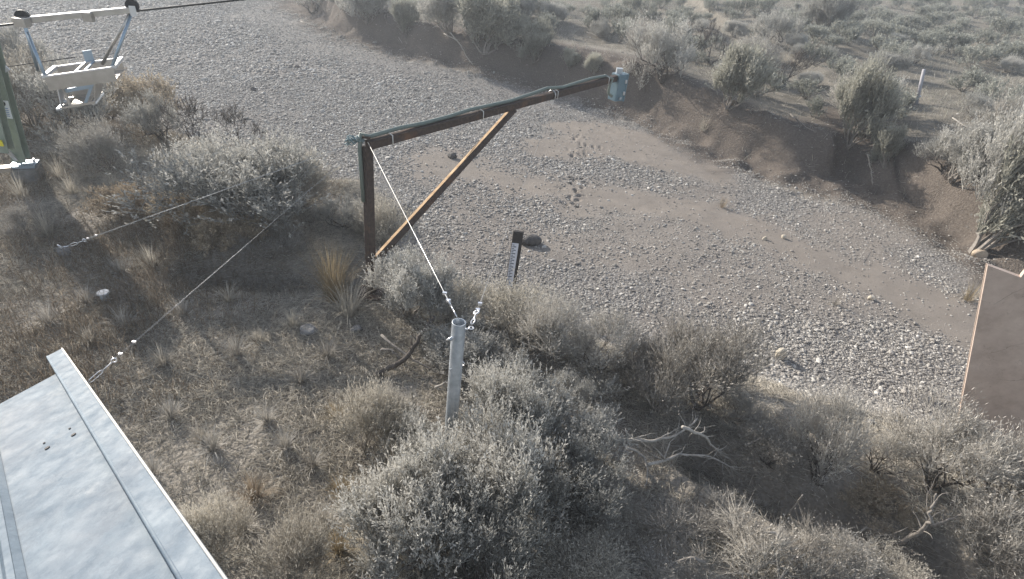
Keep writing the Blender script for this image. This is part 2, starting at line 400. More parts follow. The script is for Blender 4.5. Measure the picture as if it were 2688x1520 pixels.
# ---------------------------------------------------------------- gravel and straw (nobody could count them)
def scatter(name, pts, rot, scl, m, kind):
    me = bpy.data.meshes.new(name); me.vertices.add(len(pts)); me.vertices.foreach_set('co', pts.astype(np.float32).ravel())
    for an, av in (('rot', rot), ('scl', scl)):
        a = me.attributes.new(an, 'FLOAT_VECTOR', 'POINT'); a.data.foreach_set('vector', av.astype(np.float32).ravel())
    o = bpy.data.objects.new(name, me); COL.objects.link(o); me.materials.append(m)
    ng = bpy.data.node_groups.new(name, 'GeometryNodeTree')
    ng.interface.new_socket('Geometry', in_out='INPUT', socket_type='NodeSocketGeometry')
    ng.interface.new_socket('Geometry', in_out='OUTPUT', socket_type='NodeSocketGeometry')
    L = ng.links.new; nn = ng.nodes.new
    gi = nn('NodeGroupInput'); go = nn('NodeGroupOutput'); ip = nn('GeometryNodeInstanceOnPoints')
    ico = nn('GeometryNodeMeshIcoSphere'); ico.inputs['Radius'].default_value = 1; ico.inputs['Subdivisions'].default_value = 2
    sp = nn('GeometryNodeSetPosition'); nz = nn('ShaderNodeTexNoise'); nz.inputs['Scale'].default_value = 1.3
    vs = nn('ShaderNodeVectorMath'); vs.operation = 'SUBTRACT'; vs.inputs[1].default_value = (.5, .5, .5)
    vk = nn('ShaderNodeVectorMath'); vk.operation = 'SCALE'; vk.inputs[3].default_value = 1.3
    L(nz.outputs['Color'], vs.inputs[0]); L(vs.outputs[0], vk.inputs[0]); L(vk.outputs[0], sp.inputs['Offset'])
    L(ico.outputs[0], sp.inputs['Geometry'])
    sm = nn('GeometryNodeSetMaterial'); sm.inputs['Material'].default_value = m
    L(sp.outputs[0], sm.inputs[0]); L(gi.outputs[0], ip.inputs['Points']); L(sm.outputs[0], ip.inputs['Instance'])
    for an, sk in (('rot', 'Rotation'), ('scl', 'Scale')):
        na = nn('GeometryNodeInputNamedAttribute'); na.data_type = 'FLOAT_VECTOR'; na.inputs['Name'].default_value = an
        L(na.outputs['Attribute'], ip.inputs[sk])
    L(ip.outputs[0], go.inputs[0])
    md = o.modifiers.new('scatter', 'NODES'); md.node_group = ng
    return o
def inview(x, y, z, mrg=120):
    a, b, w_ = scr(x, y, z)
    return (w_ > .3) & (a > -mrg) & (a < 2688 + mrg) & (b > -mrg) & (b < 1520 + mrg)
pts = []; sz = []
for (y0, y1, x0, x1, dens, s0) in ((4, 12, -9, 16, 1300, .0125), (12, 20, -18, 14, 800, .0165), (20, 45, -34, 10, 220, .025)):
    k = int((y1 - y0) * (x1 - x0) * dens)
    x = rng.uniform(x0, x1, k); y = rng.uniform(y0, y1, k)
    sm_ = sandm(x, y); patch = np.clip(.8 + .9 * vn(x, y, 2.6, 51) + .8 * vn(x, y, .7, 52), .2, 1)
    pr = patch * (1 - .96 * sm_) * sst(.9, 1.9, dnear(x, y)) * (1 - .92 * sst(-.4, .3, dfar(x, y)))
    ok = (rng.random(k) < pr) & inview(x, y, BED)
    x, y = x[ok], y[ok]; s = s0 * np.exp(rng.normal(0, .4, len(x))) * (1 + .3 * sst(.0, .3, vn(x, y, 1.9, 53))) * (1 - .45 * sst(-4.5, -1.5, dfar(x, y)))
    pts.append(np.stack([x, y, H(x, y) + s * .15], 1)); sz.append(s)
pts = np.concatenate(pts); sz = np.concatenate(sz); k = len(pts)
scl = sz[:, None] * rng.uniform([.8, .7, .4], [1.35, 1.1, .75], (k, 3)); rot = rng.uniform([-.35, -.35, 0], [.35, .35, 6.28], (k, 3))
tag(scatter('gravel', pts, rot, scl, ms, 'stuff'), 'grey river gravel strewn over the dry channel', 'gravel', kind='stuff')
print('stones', k)

def straws(name, x, y, L_, wd, lean, m, lab, cat, zoff=0):
    """thin bent blades; lean 0 upright .. 1.5 lying"""
    k = len(x); z = H(x, y) + zoff; az = rng.uniform(0, 6.28, k)
    d1 = np.stack([np.sin(lean) * np.cos(az), np.sin(lean) * np.sin(az), np.cos(lean)], 1)
    az2 = az + rng.normal(0, .5, k); l2 = np.clip(lean + rng.uniform(.0, .7, k), 0, 1.6)
    d2 = np.stack([np.sin(l2) * np.cos(az2), np.sin(l2) * np.sin(az2), np.cos(l2)], 1)
    B = np.stack([x, y, z], 1); M1 = B + d1 * L_[:, None] * .5; T = M1 + d2 * L_[:, None] * .5
    sd_ = np.stack([-np.sin(az), np.cos(az), np.zeros(k)], 1) * wd[:, None] * .5
    up_ = np.cross(d1, sd_)
    V = np.stack([B - sd_, B + sd_, B + up_ * 1.2, M1 - sd_, M1 + sd_, M1 + up_ * 1.2, T], 1).reshape(-1, 3)
    b = (np.arange(k) * 7)[:, None]
    Q = np.concatenate([b + np.array([[0, 1, 4]]), b + np.array([[0, 4, 3]]), b + np.array([[1, 2, 5]]), b + np.array([[1, 5, 4]]), b + np.array([[2, 0, 3]]), b + np.array([[2, 3, 5]]),
                        b + np.array([[3, 4, 6]]), b + np.array([[4, 5, 6]]), b + np.array([[5, 3, 6]])], 0)
    tone = np.repeat(np.clip(rng.normal(.5, .35, k), -.3, 1.4), 7)
    o = npmesh(name, V, Q, m, None, {'tone': tone}); tag(o, lab, cat, kind='stuff'); return o
def pick(k, x0, x1, y0, y1, fn, zz=0):
    x = rng.uniform(x0, x1, k); y = rng.uniform(y0, y1, k)
    ok = (rng.random(k) < fn(x, y)) & inview(x, y, zz); return x[ok], y[ok]
x, y = pick(950000, -10, 6, .8, 15, lambda x, y: np.clip(.55 + 1.2 * vn(x, y, .8, 61) + .9 * vn(x, y, .25, 62), .05, 1) * sst(1.5, .4, dnear(x, y)) * np.clip(1.8 - y / 12, .4, 1))
k = len(x); ll = np.abs(rng.normal(.08, .04, k)) + .03
straws('straw_litter', x, y, ll, rng.uniform(.003, .0065, k), np.clip(rng.normal(1.38, .25, k), 0, 1.55), foliage('straw', (.26, .235, .20), (.80, .75, .66), .35), 'dead straw and grass litter covering the near bank', 'dry grass', .004)
print('straw', k)
x, y = pick(60000, -13, 6, .8, 17, lambda x, y: sst(.02, .22, vn(x, y, .5, 71) + .5 * vn(x, y, 2.3, 72)) * sst(1.2, .2, dnear(x, y)))
k = len(x)
straws('dry_grass', x, y, rng.uniform(.08, .2, k), rng.uniform(.003, .0055, k), np.abs(rng.normal(.25, .35, k)), MF['tan'], 'short dry tan grass standing on the near bank', 'dry grass')
x, y = pick(90000, -11, -2.5, 3.5, 13, lambda x, y: np.clip(.5 + 1.3 * vn(x, y, .9, 75), 0, 1) * sst(.8, -.2, dnear(x, y)) * sst(-2.5, -4.5, x))
k = len(x)
straws('tan_grass', x, y, rng.uniform(.1, .28, k), rng.uniform(.004, .007, k), np.abs(rng.normal(.55, .4, k)), MF['seed'], 'thick pale tan grass round the foot of the green tower', 'dry grass')
x, y = pick(450000, -40, 50, 10, 75, lambda x, y: np.clip(.45 + 1.2 * vn(x, y, 2.5, 81), .05, 1) * sst(.2, 2.4, dfar(x, y)) * np.clip(30 / y, .2, 1), 1)
k = len(x)
straws('bank_grass', x, y, rng.uniform(.08, .3, k), rng.uniform(.005, .011, k), np.abs(rng.normal(.6, .5, k)), foliage('pale_grass', (.24, .23, .19), (.62, .59, .51), .3), 'pale dry grass covering the far bank and plain', 'dry grass')
x, y = pick(120000, -40, 20, 9, 60, lambda x, y: sst(-2.2, -.2, dfar(x, y)) * (1 - .75 * sst(1, 3, dfar(x, y))) * np.clip(.3 + 1.2 * vn(x, y, .9, 91), 0, 1), BED)
k = len(x)
straws('twig_litter', x, y, rng.uniform(.05, .25, k), rng.uniform(.004, .009, k), np.clip(rng.normal(1.3, .3, k), 0, 1.55), MF['grey'], 'dead twigs and debris along the foot of the far bank', 'twigs', .01)

# ---------------------------------------------------------------- shrubs
def grow(seed, hug=.45, low=0, nstem=7, spread=.9, levels=4, seg=.26, rad=.022, shoots=5, shl=.16, leaves=8, ll=.035, lw=.009, up=.6, kink=.35, upright_sh=.7, along=2):
    """a shrub about 1 unit tall: wood tubes + shoots + leaves, returned as (wood MB, V, F, tone)"""
    r = random.Random(seed); wood = MB(); tips = []
    def br(p, d, L, rd, lv):
        pts = [p]; rs = [rd]; k = 3
        for i in range(k):
            d = (d + Vector((r.gauss(0, kink), r.gauss(0, kink), r.gauss(0, kink * .6) + up * .18))).normalized()
            p = p + d * L / k; pts.append(p); rs.append(rd * (1 - .45 * (i + 1) / k))
            for _ in range(low if lv >= 2 and i > 0 else 0): tips.append((p, (d + Vector((r.gauss(0, 1), r.gauss(0, 1), .3))).normalized(), lv))
            if lv <= 1 or (lv == 2 and r.random() < .5):
                for _ in range(along): tips.append((p, d, lv))
        wood.tube(pts, rs, 4 if rd > .008 else 3, False)
        if lv == 0: tips.extend([(p, d, 0)] * shoots); return
        for _ in range(r.choice((2, 2, 3))):
            nd = (d + Vector((r.gauss(0, .55), r.gauss(0, .55), r.gauss(0, .35)))).normalized()
            br(p, nd, L * r.uniform(.6, .9), rs[-1] * .8, lv - 1)
    for i in range(nstem):
        a = 2 * math.pi * (i + r.random()) / nstem; t = spread * r.uniform(.25, 1)
        d = Vector((math.cos(a) * math.sin(t), math.sin(a) * math.sin(t), math.cos(t)))
        br(Vector((math.cos(a) * .03, math.sin(a) * .03, -.03)), d, seg * r.uniform(.8, 1.2), rad * r.uniform(.7, 1.1), levels - 1)
    zmax = sorted(t[0].z for t in tips)[int(len(tips) * .97)] + shl * .7
    k = len(tips); g_ = np.random.default_rng(seed)
    Pp = np.array([t[0][:] for t in tips]); D = np.array([t[1][:] for t in tips])
    D = D * (1 - upright_sh) + np.array([0, 0, 1]) * upright_sh + g_.normal(0, .3, (k, 3)); D /= np.linalg.norm(D, axis=1)[:, None]
    Ls = shl * g_.uniform(.5, 1.3, k)
    S = np.cross(D, g_.normal(0, 1, (k, 3))); S /= np.linalg.norm(S, axis=1)[:, None]; T2 = np.cross(D, S)
    wv = lw * .28
    V1 = np.stack([Pp + S * wv, Pp - S * .5 * wv + T2 * .87 * wv, Pp - S * .5 * wv - T2 * .87 * wv, Pp + D * Ls[:, None]], 1).reshape(-1, 3)
    b = (np.arange(k) * 4)[:, None]
    F1 = np.concatenate([b + np.array([[0, 1, 3]]), b + np.array([[1, 2, 3]]), b + np.array([[2, 0, 3]])], 0)
    tn1 = np.repeat(g_.normal(.35, .2, k), 4)
    if leaves:
        m = k * leaves; pr = np.repeat(np.arange(k), leaves); t = g_.uniform(.15, 1.0, m)
        B = Pp[pr] + D[pr] * (Ls[pr] * t)[:, None]
        O = g_.normal(0, hug, (m, 3)) + D[pr] * .9; O /= np.linalg.norm(O, axis=1)[:, None]
        W = np.cross(O, g_.normal(0, 1, (m, 3))); W /= np.linalg.norm(W, axis=1)[:, None]
        l_ = ll * g_.uniform(.6, 1.3, m)[:, None]; w2 = lw * g_.uniform(.6, 1.2, m)[:, None] * .5
        V2 = np.stack([B, B + O * l_ * .6 + W * w2, B + O * l_, B + O * l_ * .6 - W * w2], 1).reshape(-1, 3)
        b = (np.arange(m) * 4)[:, None] + len(V1)
        F2 = np.concatenate([b + np.array([[0, 1, 2]]), b + np.array([[0, 2, 3]])], 0)
        tn2 = np.repeat(np.repeat(g_.normal(.5, .18, k), leaves) + g_.normal(0, .12, m) + .15 * t, 4)
        V1 = np.concatenate([V1, V2]); F1 = np.concatenate([F1, F2]); tn1 = np.concatenate([tn1, tn2])
    sc = 1 / zmax
    for i, q in enumerate(wood.v): wood.v[i] = q * sc
    V1 = V1 * sc
    half = np.percentile(np.hypot(V1[:, 0], V1[:, 1]), 93)
    return wood, V1, F1, tn1, half
KINDS = {}
def kind(name, n, wm, fm, fname, **kw):
    out = []
    for i in range(n):
        wood, V1, F1, t1, half = grow(hash_(name) + i * 17, **kw)
        me_w = bpy.data.meshes.new('branches'); me_w.from_pydata([tuple(q) for q in wood.v], [], wood.f); me_w.materials.append(wm)
        me_f = npmesh_data(fname, V1, F1, fm, t1)
        out.append((me_w, me_f, half, fname))
    KINDS[name] = out
def hash_(s): return sum((i + 3) * ord(c) for i, c in enumerate(s)) % 9973
def npmesh_data(name, V, F, m, tone):
    me = bpy.data.meshes.new(name); me.vertices.add(len(V)); me.vertices.foreach_set('co', V.astype(np.float32).ravel())
    me.loops.add(F.size); me.loops.foreach_set('vertex_index', F.astype(np.int32).ravel())
    me.polygons.add(len(F)); me.polygons.foreach_set('loop_start', np.arange(0, F.size, 3, dtype=np.int32)); me.update(calc_edges=True)
    me.materials.append(m); a = me.attributes.new('tone', 'FLOAT', 'POINT'); a.data.foreach_set('value', tone.astype(np.float32)); return me
kind('dense', 6, MB_G, MF['sage'], 'foliage', hug=.38, low=2, nstem=10, spread=1.15, levels=5, seg=.25, shoots=3, shl=.24, leaves=9, ll=.036, lw=.011, up=.7, along=1)
kind('green', 4, MB_G, MF['green'], 'foliage', hug=.35, low=5, nstem=9, spread=1.0, levels=4, seg=.24, shoots=8, shl=.24, leaves=11, ll=.045, lw=.014, up=.8, along=3)
kind('open', 4, MB_D, MF['sage'], 'foliage', hug=.4, low=1, nstem=7, spread=1.05, levels=5, seg=.27, rad=.028, shoots=3, shl=.18, leaves=6, ll=.035, lw=.009, up=.6, along=1, kink=.45)
kind('twiggy', 4, MB_G, MF['grey'], 'twigs', low=1, nstem=10, spread=1.15, levels=5, seg=.25, rad=.018, shoots=3, shl=.30, leaves=2, ll=.05, lw=.009, up=.5, along=1, upright_sh=.45)
kind('wispy', 5, MB_G, MF['tan'], 'stems', hug=.3, low=1, nstem=15, spread=.85, levels=4, seg=.24, rad=.012, shoots=4, shl=.38, leaves=4, ll=.05, lw=.009, up=.45, kink=.2, along=1, upright_sh=.5)
kind('feather', 5, MB_D, MF['grey'], 'twigs', hug=.3, nstem=8, spread=.75, levels=5, seg=.25, rad=.02, shoots=3, shl=.26, leaves=3, ll=.04, lw=.008, up=.5, kink=.24, along=1, upright_sh=.5)
kind('seedy', 2, MB_G, MF['seed'], 'seed_heads', low=1, nstem=14, spread=.9, levels=4, seg=.24, rad=.010, shoots=3, shl=.18, leaves=9, ll=.025, lw=.016, up=.5, kink=.2, along=1, upright_sh=.6)
kind('bare', 3, MB_D, MB_D, 'twigs', nstem=4, spread=.65, levels=5, seg=.3, rad=.035, shoots=2, shl=.14, leaves=0, lw=.022, up=.5, kink=.28, along=1, upright_sh=.4)
kind('silver', 4, MB_W, MF['grey'], 'twigs', nstem=8, spread=1.25, levels=4, seg=.32, rad=.03, shoots=4, shl=.42, leaves=1, ll=.05, lw=.017, up=.25, kink=.3, along=1, upright_sh=.25)
kind('far', 4, MB_G, MF['far'], 'foliage', low=1, nstem=6, spread=1.1, levels=3, seg=.3, rad=.03, shoots=4, shl=.26, leaves=5, ll=.08, lw=.035, up=.6, along=1)
CNT = {}
def shrub(px, py, hpx, wpx, kd, label, group=None, name='sagebrush', rz=None, lean=0.0, cat='shrub', loc=None):
    """base at that pixel on the ground; height and width as seen there"""
    b = Vector(loc) if loc is not None else G(px, py)
    i = CNT.get(kd, 0); CNT[kd] = i + 1
    me_w, me_f, half, fname = KINDS[kd][i % len(KINDS[kd])]
    dist = (b - CAM).length
    el = math.atan2(CAM.z - b.z, math.hypot(b.x, b.y))
    if loc is None:
        W = wpx * dist / FPX * .92
        Hh = max(.18, (hpx * dist / FPX - .5 * W * math.sin(el) * .9) / math.cos(el))
        Hh = min(Hh, W * 1.6)
    else: Hh, W = hpx, wpx
    t = thing(name, b, label, cat, group)
    s = Vector((W / 2 / half, W / 2 / half, Hh))
    t.rotation_euler = (random.gauss(0, .09), lean + random.gauss(0, .09), random.uniform(0, 6.28) if rz is None else rz); t.scale = s
    for me, nm in ((me_w, 'branches'), (me_f, fname)):
        o = bpy.data.objects.new(nm, me); COL.objects.link(o); o.parent = t
    return t
S = shrub
# left, behind and beside the cable car
S(95, 330, 150, 190, 'wispy', 'tall brown brush just right of the green tower column', name='brush_shrub')
S(75, 240, 120, 150, 'dense', 'grey sagebrush behind the green tower at the left edge')
S(215, 355, 150, 200, 'open', 'dark sagebrush directly under the aluminium cable car')
S(165, 300, 100, 150, 'twiggy', 'grey twiggy brush behind the footrest of the cable car', name='brush_shrub')
S(375, 335, 120, 170, 'seedy', 'yellowish feathery shrub right of the cable car, at the gravel edge', name='rabbitbrush')
S(290, 320, 110, 130, 'open', 'dark shrub just right of the cable car footwell')
S(430, 370, 110, 130, 'open', 'olive shrub between the yellowish shrub and the bare black one')
S(520, 405, 135, 130, 'bare', 'bare black-stemmed shrub standing at the gravel edge, left of its smaller twin', name='bare_shrub')
S(630, 390, 105, 120, 'bare', 'smaller bare dark-stemmed shrub right above the big grey sagebrush', name='bare_shrub')
S(465, 475, 80, 90, 'bare', 'small bare dark shrub low in the brown grass left of the big sagebrush', name='bare_shrub')
S(290, 450, 115, 120, 'twiggy', 'round dark twiggy shrub in the brown grass below the cable car', name='brush_shrub')
S(670, 590, 235, 400, 'dense', 'largest grey sagebrush on the left bank, crossed by the upper guy wire')
S(560, 530, 160, 230, 'open', 'left half of the big sagebrush clump, darker branches')
S(770, 545, 150, 180, 'wispy', 'wispy grey shrub at the gravel edge, right side of the big clump', name='brush_shrub')
S(330, 570, 90, 150, 'seedy', 'pale seed-headed shrub left of the upper guy wire', name='rabbitbrush')
S(470, 590, 95, 150, 'seedy', 'pale seed-headed shrub just below the upper guy wire', name='rabbitbrush')
S(600, 650, 110, 180, 'seedy', 'pale seed-headed shrub crossed by the lower guy wire', name='rabbitbrush')
S(720, 680, 110, 180, 'twiggy', 'low grey twiggy shrub in the shaded hollow left of the rusty post', name='brush_shrub')
S(900, 600, 90, 110, 'open', 'small grey shrub just left of the rusty post')
S(1010, 650, 150, 170, 'wispy', 'wispy grey-tan shrub behind the foot of the rusty brace', name='brush_shrub')
S(80, 620, 80, 120, 'twiggy', 'low brown shrub left of the guy wire anchor', name='brush_shrub')
# centre, round the galvanised post
S(1080, 830, 190, 230, 'dense', 'grey sagebrush right of the foot of the rusty post')
S(1200, 850, 140, 230, 'wispy', 'fine pale shrub behind the top of the galvanised pipe', name='brush_shrub')
S(1330, 870, 160, 260, 'wispy', 'fine pale shrub hiding the foot of the staff gauge', name='brush_shrub')
S(1430, 950, 210, 260, 'twiggy', 'grey fine-twigged shrub right of the galvanised pipe, at the gravel edge', name='brush_shrub')
S(1570, 970, 180, 210, 'feather', 'grey shrub between the staff gauge and the right-hand gravel', name='brush_shrub')
S(1290, 960, 110, 180, 'open', 'dark low shrub just right of the galvanised pipe')
S(1830, 1060, 270, 290, 'feather', 'fan-shaped grey shrub jutting up over the gravel, right of centre', name='brush_shrub')
S(1215, 950, 130, 210, 'dense', 'dark-bottomed sagebrush directly behind the galvanised pipe')
S(1480, 1070, 130, 190, 'open', 'open grey shrub in the gap right of the galvanised pipe')
S(1660, 1010, 150, 170, 'twiggy', 'grey twiggy shrub at the gravel edge between the fan-shaped one and the staff gauge', name='brush_shrub')
S(1720, 1080, 200, 230, 'twiggy', 'grey twiggy shrub at the left side of the fan-shaped one', name='brush_shrub')
S(1930, 1100, 110, 170, 'twiggy', 'grey tangle of fine twigs at the right side of the fan-shaped shrub', name='brush_shrub')
S(1340, 1180, 240, 300, 'dense', 'pale sagebrush directly right of the galvanised pipe, in full sun')
S(1540, 1220, 160, 210, 'dense', 'sagebrush with bright plume tips right of the pipe foot')
S(1100, 1300, 220, 270, 'dense', 'pale sagebrush at the left foot of the galvanised pipe')
S(1300, 1370, 260, 340, 'dense', 'broad pale sagebrush in front of the galvanised pipe')
S(1100, 1480, 260, 320, 'dense', 'broad grey sagebrush at the bottom edge, left of centre')
S(1260, 1560, 240, 300, 'open', 'grey sagebrush cut by the bottom edge at centre')
S(1480, 1340, 190, 260, 'open', 'shaded grey sagebrush right of the broad pale one')
S(1590, 1370, 100, 240, 'wispy', 'brownish fine brush in the shaded hollow at lower centre', name='brush_shrub')
S(1530, 1530, 130, 240, 'wispy', 'low yellowish brush at the bottom edge right of centre', name='brush_shrub')
S(960, 1180, 190, 180, 'wispy', 'fine reddish-tan brush left of the galvanised pipe', name='brush_shrub')
S(1030, 1120, 130, 150, 'twiggy', 'grey twiggy brush just left of the galvanised pipe', name='brush_shrub')
# lower right
S(1770, 1440, 140, 260, 'silver', 'silvery sprawling dead-twig shrub at the lower right of centre', name='brush_shrub')
S(1880, 1370, 80, 200, 'silver', 'silvery twig tangle below the twisted deadwood', name='brush_shrub')
S(1960, 1510, 190, 260, 'silver', 'silvery sprawling shrub at the bottom edge, right of centre', name='brush_shrub')
S(2070, 1500, 170, 220, 'silver', 'sprawling pale-twigged shrub right of the shaded gully', name='brush_shrub')
S(1730, 1540, 120, 240, 'silver', 'low silvery shrub cut by the bottom edge', name='brush_shrub')
S(2010, 1215, 130, 180, 'feather', 'grey brush just above the shaded gully', name='brush_shrub')
S(2150, 1270, 230, 240, 'feather', 'tall dark feathery shrub at the gravel edge, lower right', name='brush_shrub')
S(2290, 1240, 130, 170, 'feather', 'tan feathery shrub right of the tall dark one', name='brush_shrub')
S(2440, 1280, 210, 250, 'feather', 'tall feathery shrub in front of the brown wall edge', name='brush_shrub')
S(2590, 1300, 170, 220, 'feather', 'feathery shrub in front of the brown wall, at the right edge', name='brush_shrub')
S(2290, 1350, 60, 160, 'seedy', 'brownish low shrub under the tall feathery ones', name='rabbitbrush')
S(2180, 1510, 110, 180, 'twiggy', 'grey brush at the bottom edge left of the fallen snag', name='brush_shrub')
S(2330, 1540, 80, 180, 'wispy', 'tan brush at the bottom edge below the fallen snag', name='brush_shrub')
S(2570, 1450, 150, 200, 'twiggy', 'shaded brush right of the fallen snag', name='brush_shrub')
S(2650, 1500, 200, 240, 'twiggy', 'dark brush in the bottom right corner', name='brush_shrub')
# bottom left of centre
S(570, 1470, 150, 170, 'wispy', 'fine tan brush beside the roof edge at the bottom', name='brush_shrub')
S(770, 1540, 190, 190, 'wispy', 'round fine tan brush at the bottom edge', name='brush_shrub')
# far bank
S(965, 60, 80, 130, 'dense', 'grey-green sagebrush on the far bank near the top edge, left of the slim one')
S(1065, 100, 75, 60, 'green', 'slim yellow-green sagebrush on the far bank')
S(820, 35, 60, 110, 'open', 'dark shrub on the far bank at the top edge')
S(900, 20, 50, 90, 'dense', 'small grey shrub at the top edge left of centre')
S(1180, 85, 110, 130, 'dense', 'grey sagebrush left in the large clump on the far bank')
S(1260, 60, 100, 140, 'dense', 'grey sagebrush at the back of the large clump on the far bank')
S(1275, 140, 130, 150, 'green', 'broad plume-topped sagebrush at the front of the large clump')
S(1400, 165, 95, 95, 'green', 'round green sagebrush standing alone in the far bank shade')
S(1360, 60, 80, 120, 'dense', 'grey sagebrush right of the large clump')
S(1490, 185, 45, 50, 'green', 'small green sprig in the shade of the far bank')
S(1560, 195, 45, 50, 'green', 'small green sprig above the rusty arm tip')
S(1415, 30, 60, 80, 'bare', 'bare dark shrub at the top edge centre', name='bare_shrub')
S(1740, 215, 135, 190, 'open', 'large grey twiggy sagebrush right of the sensor box')
S(1700, 180, 110, 150, 'twiggy', 'twiggy grey shrub behind the sensor box', name='brush_shrub')
S(1860, 170, 95, 90, 'bare', 'gnarled dark bare shrub behind the plumed sagebrush', name='bare_shrub')
S(1910, 285, 130, 115, 'green', 'pale plumed sagebrush at the lip of the far bank')
S(1960, 200, 90, 120, 'twiggy', 'fine grey shrub behind the plumed sagebrush', name='brush_shrub')
S(2050, 230, 90, 100, 'bare', 'dark twisted bare shrub right of the plumed sagebrush', name='bare_shrub')
S(2030, 130, 80, 110, 'open', 'dark open shrub high on the far bank')
S(2150, 90, 80, 110, 'dense', 'grey-green sagebrush in the upper right')
S(2225, 385, 170, 120, 'green', 'tall plumed sagebrush leaning over the far bank shade')
S(2265, 330, 90, 80, 'dense', 'sagebrush directly behind the tall plumed one')
S(2320, 440, 80, 65, 'green', 'small pale sagebrush in the dark hollow right of the tall plumed one')
S(2470, 450, 70, 90, 'open', 'grey-brown shrub above the dark hollow')
S(2210, 300, 90, 100, 'twiggy', 'fine grey shrub above the tall plumed sagebrush', name='brush_shrub')
S(2560, 660, 260, 190, 'green', 'big grey-green sagebrush at the right edge above the brown wall')
S(2650, 560, 220, 180, 'dense', 'sagebrush cut by the right edge behind the big one')
S(2500, 480, 120, 130, 'dense', 'sagebrush behind the big one near the right edge')
S(2600, 420, 130, 140, 'twiggy', 'grey brush at the right edge below the slope', name='brush_shrub')
# beyond the far bank: one by one as far as one can tell them apart
cnt = 0; r_ = random.Random(11); tries = 0; placed = []
while cnt < 215 and tries < 12000:
    tries += 1
    px = r_.uniform(760, 2700); py = r_.uniform(2, 420) if r_.random() < .6 else r_.uniform(2, 170)
    p = G(px, py)
    if dfar(np.array([p.x]), np.array([p.y]))[0] < 2.6 or p.y > 75: continue
    if 2330 < px < 2520 and 190 < py < 430: continue
    if any((p.x - q[0]) ** 2 + (p.y - q[1]) ** 2 < .9 for q in placed): continue
    if px < 1950 and r_.random() < .5: continue
    if py > 150 and r_.random() < .5: continue
    placed.append((p.x, p.y)); cnt += 1
    s = r_.uniform(.55, 1.15); kd = r_.choice(('far', 'far', 'far', 'open', 'dense')) if p.y < 30 else 'far'
    S(0, 0, s * .8, s * 1.35, kd, 'small grey-green sagebrush among the many dotting the ground beyond the far bank', 'small sagebrush scattered beyond the far bank', loc=p)
print('far shrubs', cnt)
# the mass of brush farther out
k = 2600; x = rng.uniform(-60, 160, k); y = rng.uniform(55, 260, k)
ok = inview(x, y, 3.) & (dfar(x, y) > 6); x, y = x[ok], y[ok]
VV = []; FF = []; TT = []; base_i = 0; fm = KINDS['far']
src = [(np.array([v.co[:] for v in m_[1].vertices]), np.array([p.vertices[:] for p in m_[1].polygons])) for m_ in fm[:2]]
for i in range(min(len(x), 420)):
    Vs, Fs = src[i % 2]; s = rng.uniform(.7, 1.5); a = rng.uniform(0, 6.28); c_, s_ = math.cos(a), math.sin(a)
    q = Vs * np.array([s * 1.2, s * 1.2, s]); q = np.stack([q[:, 0] * c_ - q[:, 1] * s_, q[:, 0] * s_ + q[:, 1] * c_, q[:, 2]], 1) + np.array([x[i], y[i], Hs(x[i], y[i])])
    sel = Fs[::3]; VV.append(q); FF.append(sel + base_i); TT.append(np.full(len(q), rng.uniform(.2, .8))); base_i += len(q)
tag(npmesh('distant_brush', np.concatenate(VV), np.concatenate(FF), MF['far'], None, {'tone': np.concatenate(TT)}), 'grey-green brush merging into one mass on the distant plain', 'brush', kind='stuff')

# grass tufts
def tuft(px, py, hpx, m, label, nb=220, spread=.55, name='grass_tuft', group=None):
    b = G(px, py); dist = (b - CAM).length; Hh = hpx * dist / FPX
    g_ = np.random.default_rng(int(px * 3 + py)); k = nb; az = g_.uniform(0, 6.28, k); ln = np.abs(g_.normal(0, spread, k))
    L_ = Hh * g_.uniform(.5, 1.15, k); r0 = Hh * .12 * np.sqrt(g_.random(k))
    B = np.stack([r0 * np.cos(az), r0 * np.sin(az), np.full(k, -.01)], 1)
    d1 = np.stack([np.sin(ln) * np.cos(az), np.sin(ln) * np.sin(az), np.cos(ln)], 1)
    l2 = ln * 1.6 + g_.uniform(0, .35, k); d2 = np.stack([np.sin(l2) * np.cos(az), np.sin(l2) * np.sin(az), np.cos(l2)], 1)
    Mm = B + d1 * L_[:, None] * .55; T = Mm + d2 * L_[:, None] * .45
    sdv = np.stack([-np.sin(az), np.cos(az), np.zeros(k)], 1) * .0022
    V = np.stack([B - sdv, B + sdv, Mm + sdv * .8, Mm - sdv * .8, T], 1).reshape(-1, 3); bb = (np.arange(k) * 5)[:, None]
    Ff = np.concatenate([bb + np.array([[0, 1, 2]]), bb + np.array([[0, 2, 3]]), bb + np.array([[3, 2, 4]])], 0)
    o = npmesh(name, V, Ff, m, None, {'tone': np.repeat(g_.normal(.5, .25, k), 5)}); o.location = b
    tag(o, label, 'grass', group); return o
tuft(880, 790, 165, MF['gold'], 'golden bunch grass standing left of the rusty post foot', 420, .3)
tuft(915, 830, 120, MF['tan'], 'pale arching grass in front of the golden bunch', 260, .8)
tuft(670, 1310, 75, MF['seed'], 'pale spiky straw tussock right of the metal roof', 300, .8)
tuft(885, 1100, 65, MF['gold'], 'small orange-tan grass clump left of the galvanised pipe', 160, .4)
tuft(900, 1300, 70, MF['gold'], 'yellowish grass clump left of the broad pale sagebrush', 180, .6)
tuft(890, 1450, 85, MF['gold'], 'orange-tan grass clump near the bottom edge', 200, .55)
tuft(2190, 800, 35, MF['tan'], 'tiny tan tuft on the sand at right', 60, .7)
tuft(2540, 790, 60, MF['gold'], 'dry orange spray of grass beside the brown wall', 120, .8)
tuft(1845, 345, 55, MF['tan'], 'dry reddish grass tuft at the far bank toe', 160, .7)
tuft(1895, 545, 40, MF['seed'], 'pale dry tuft on the sand strip', 90, .8)
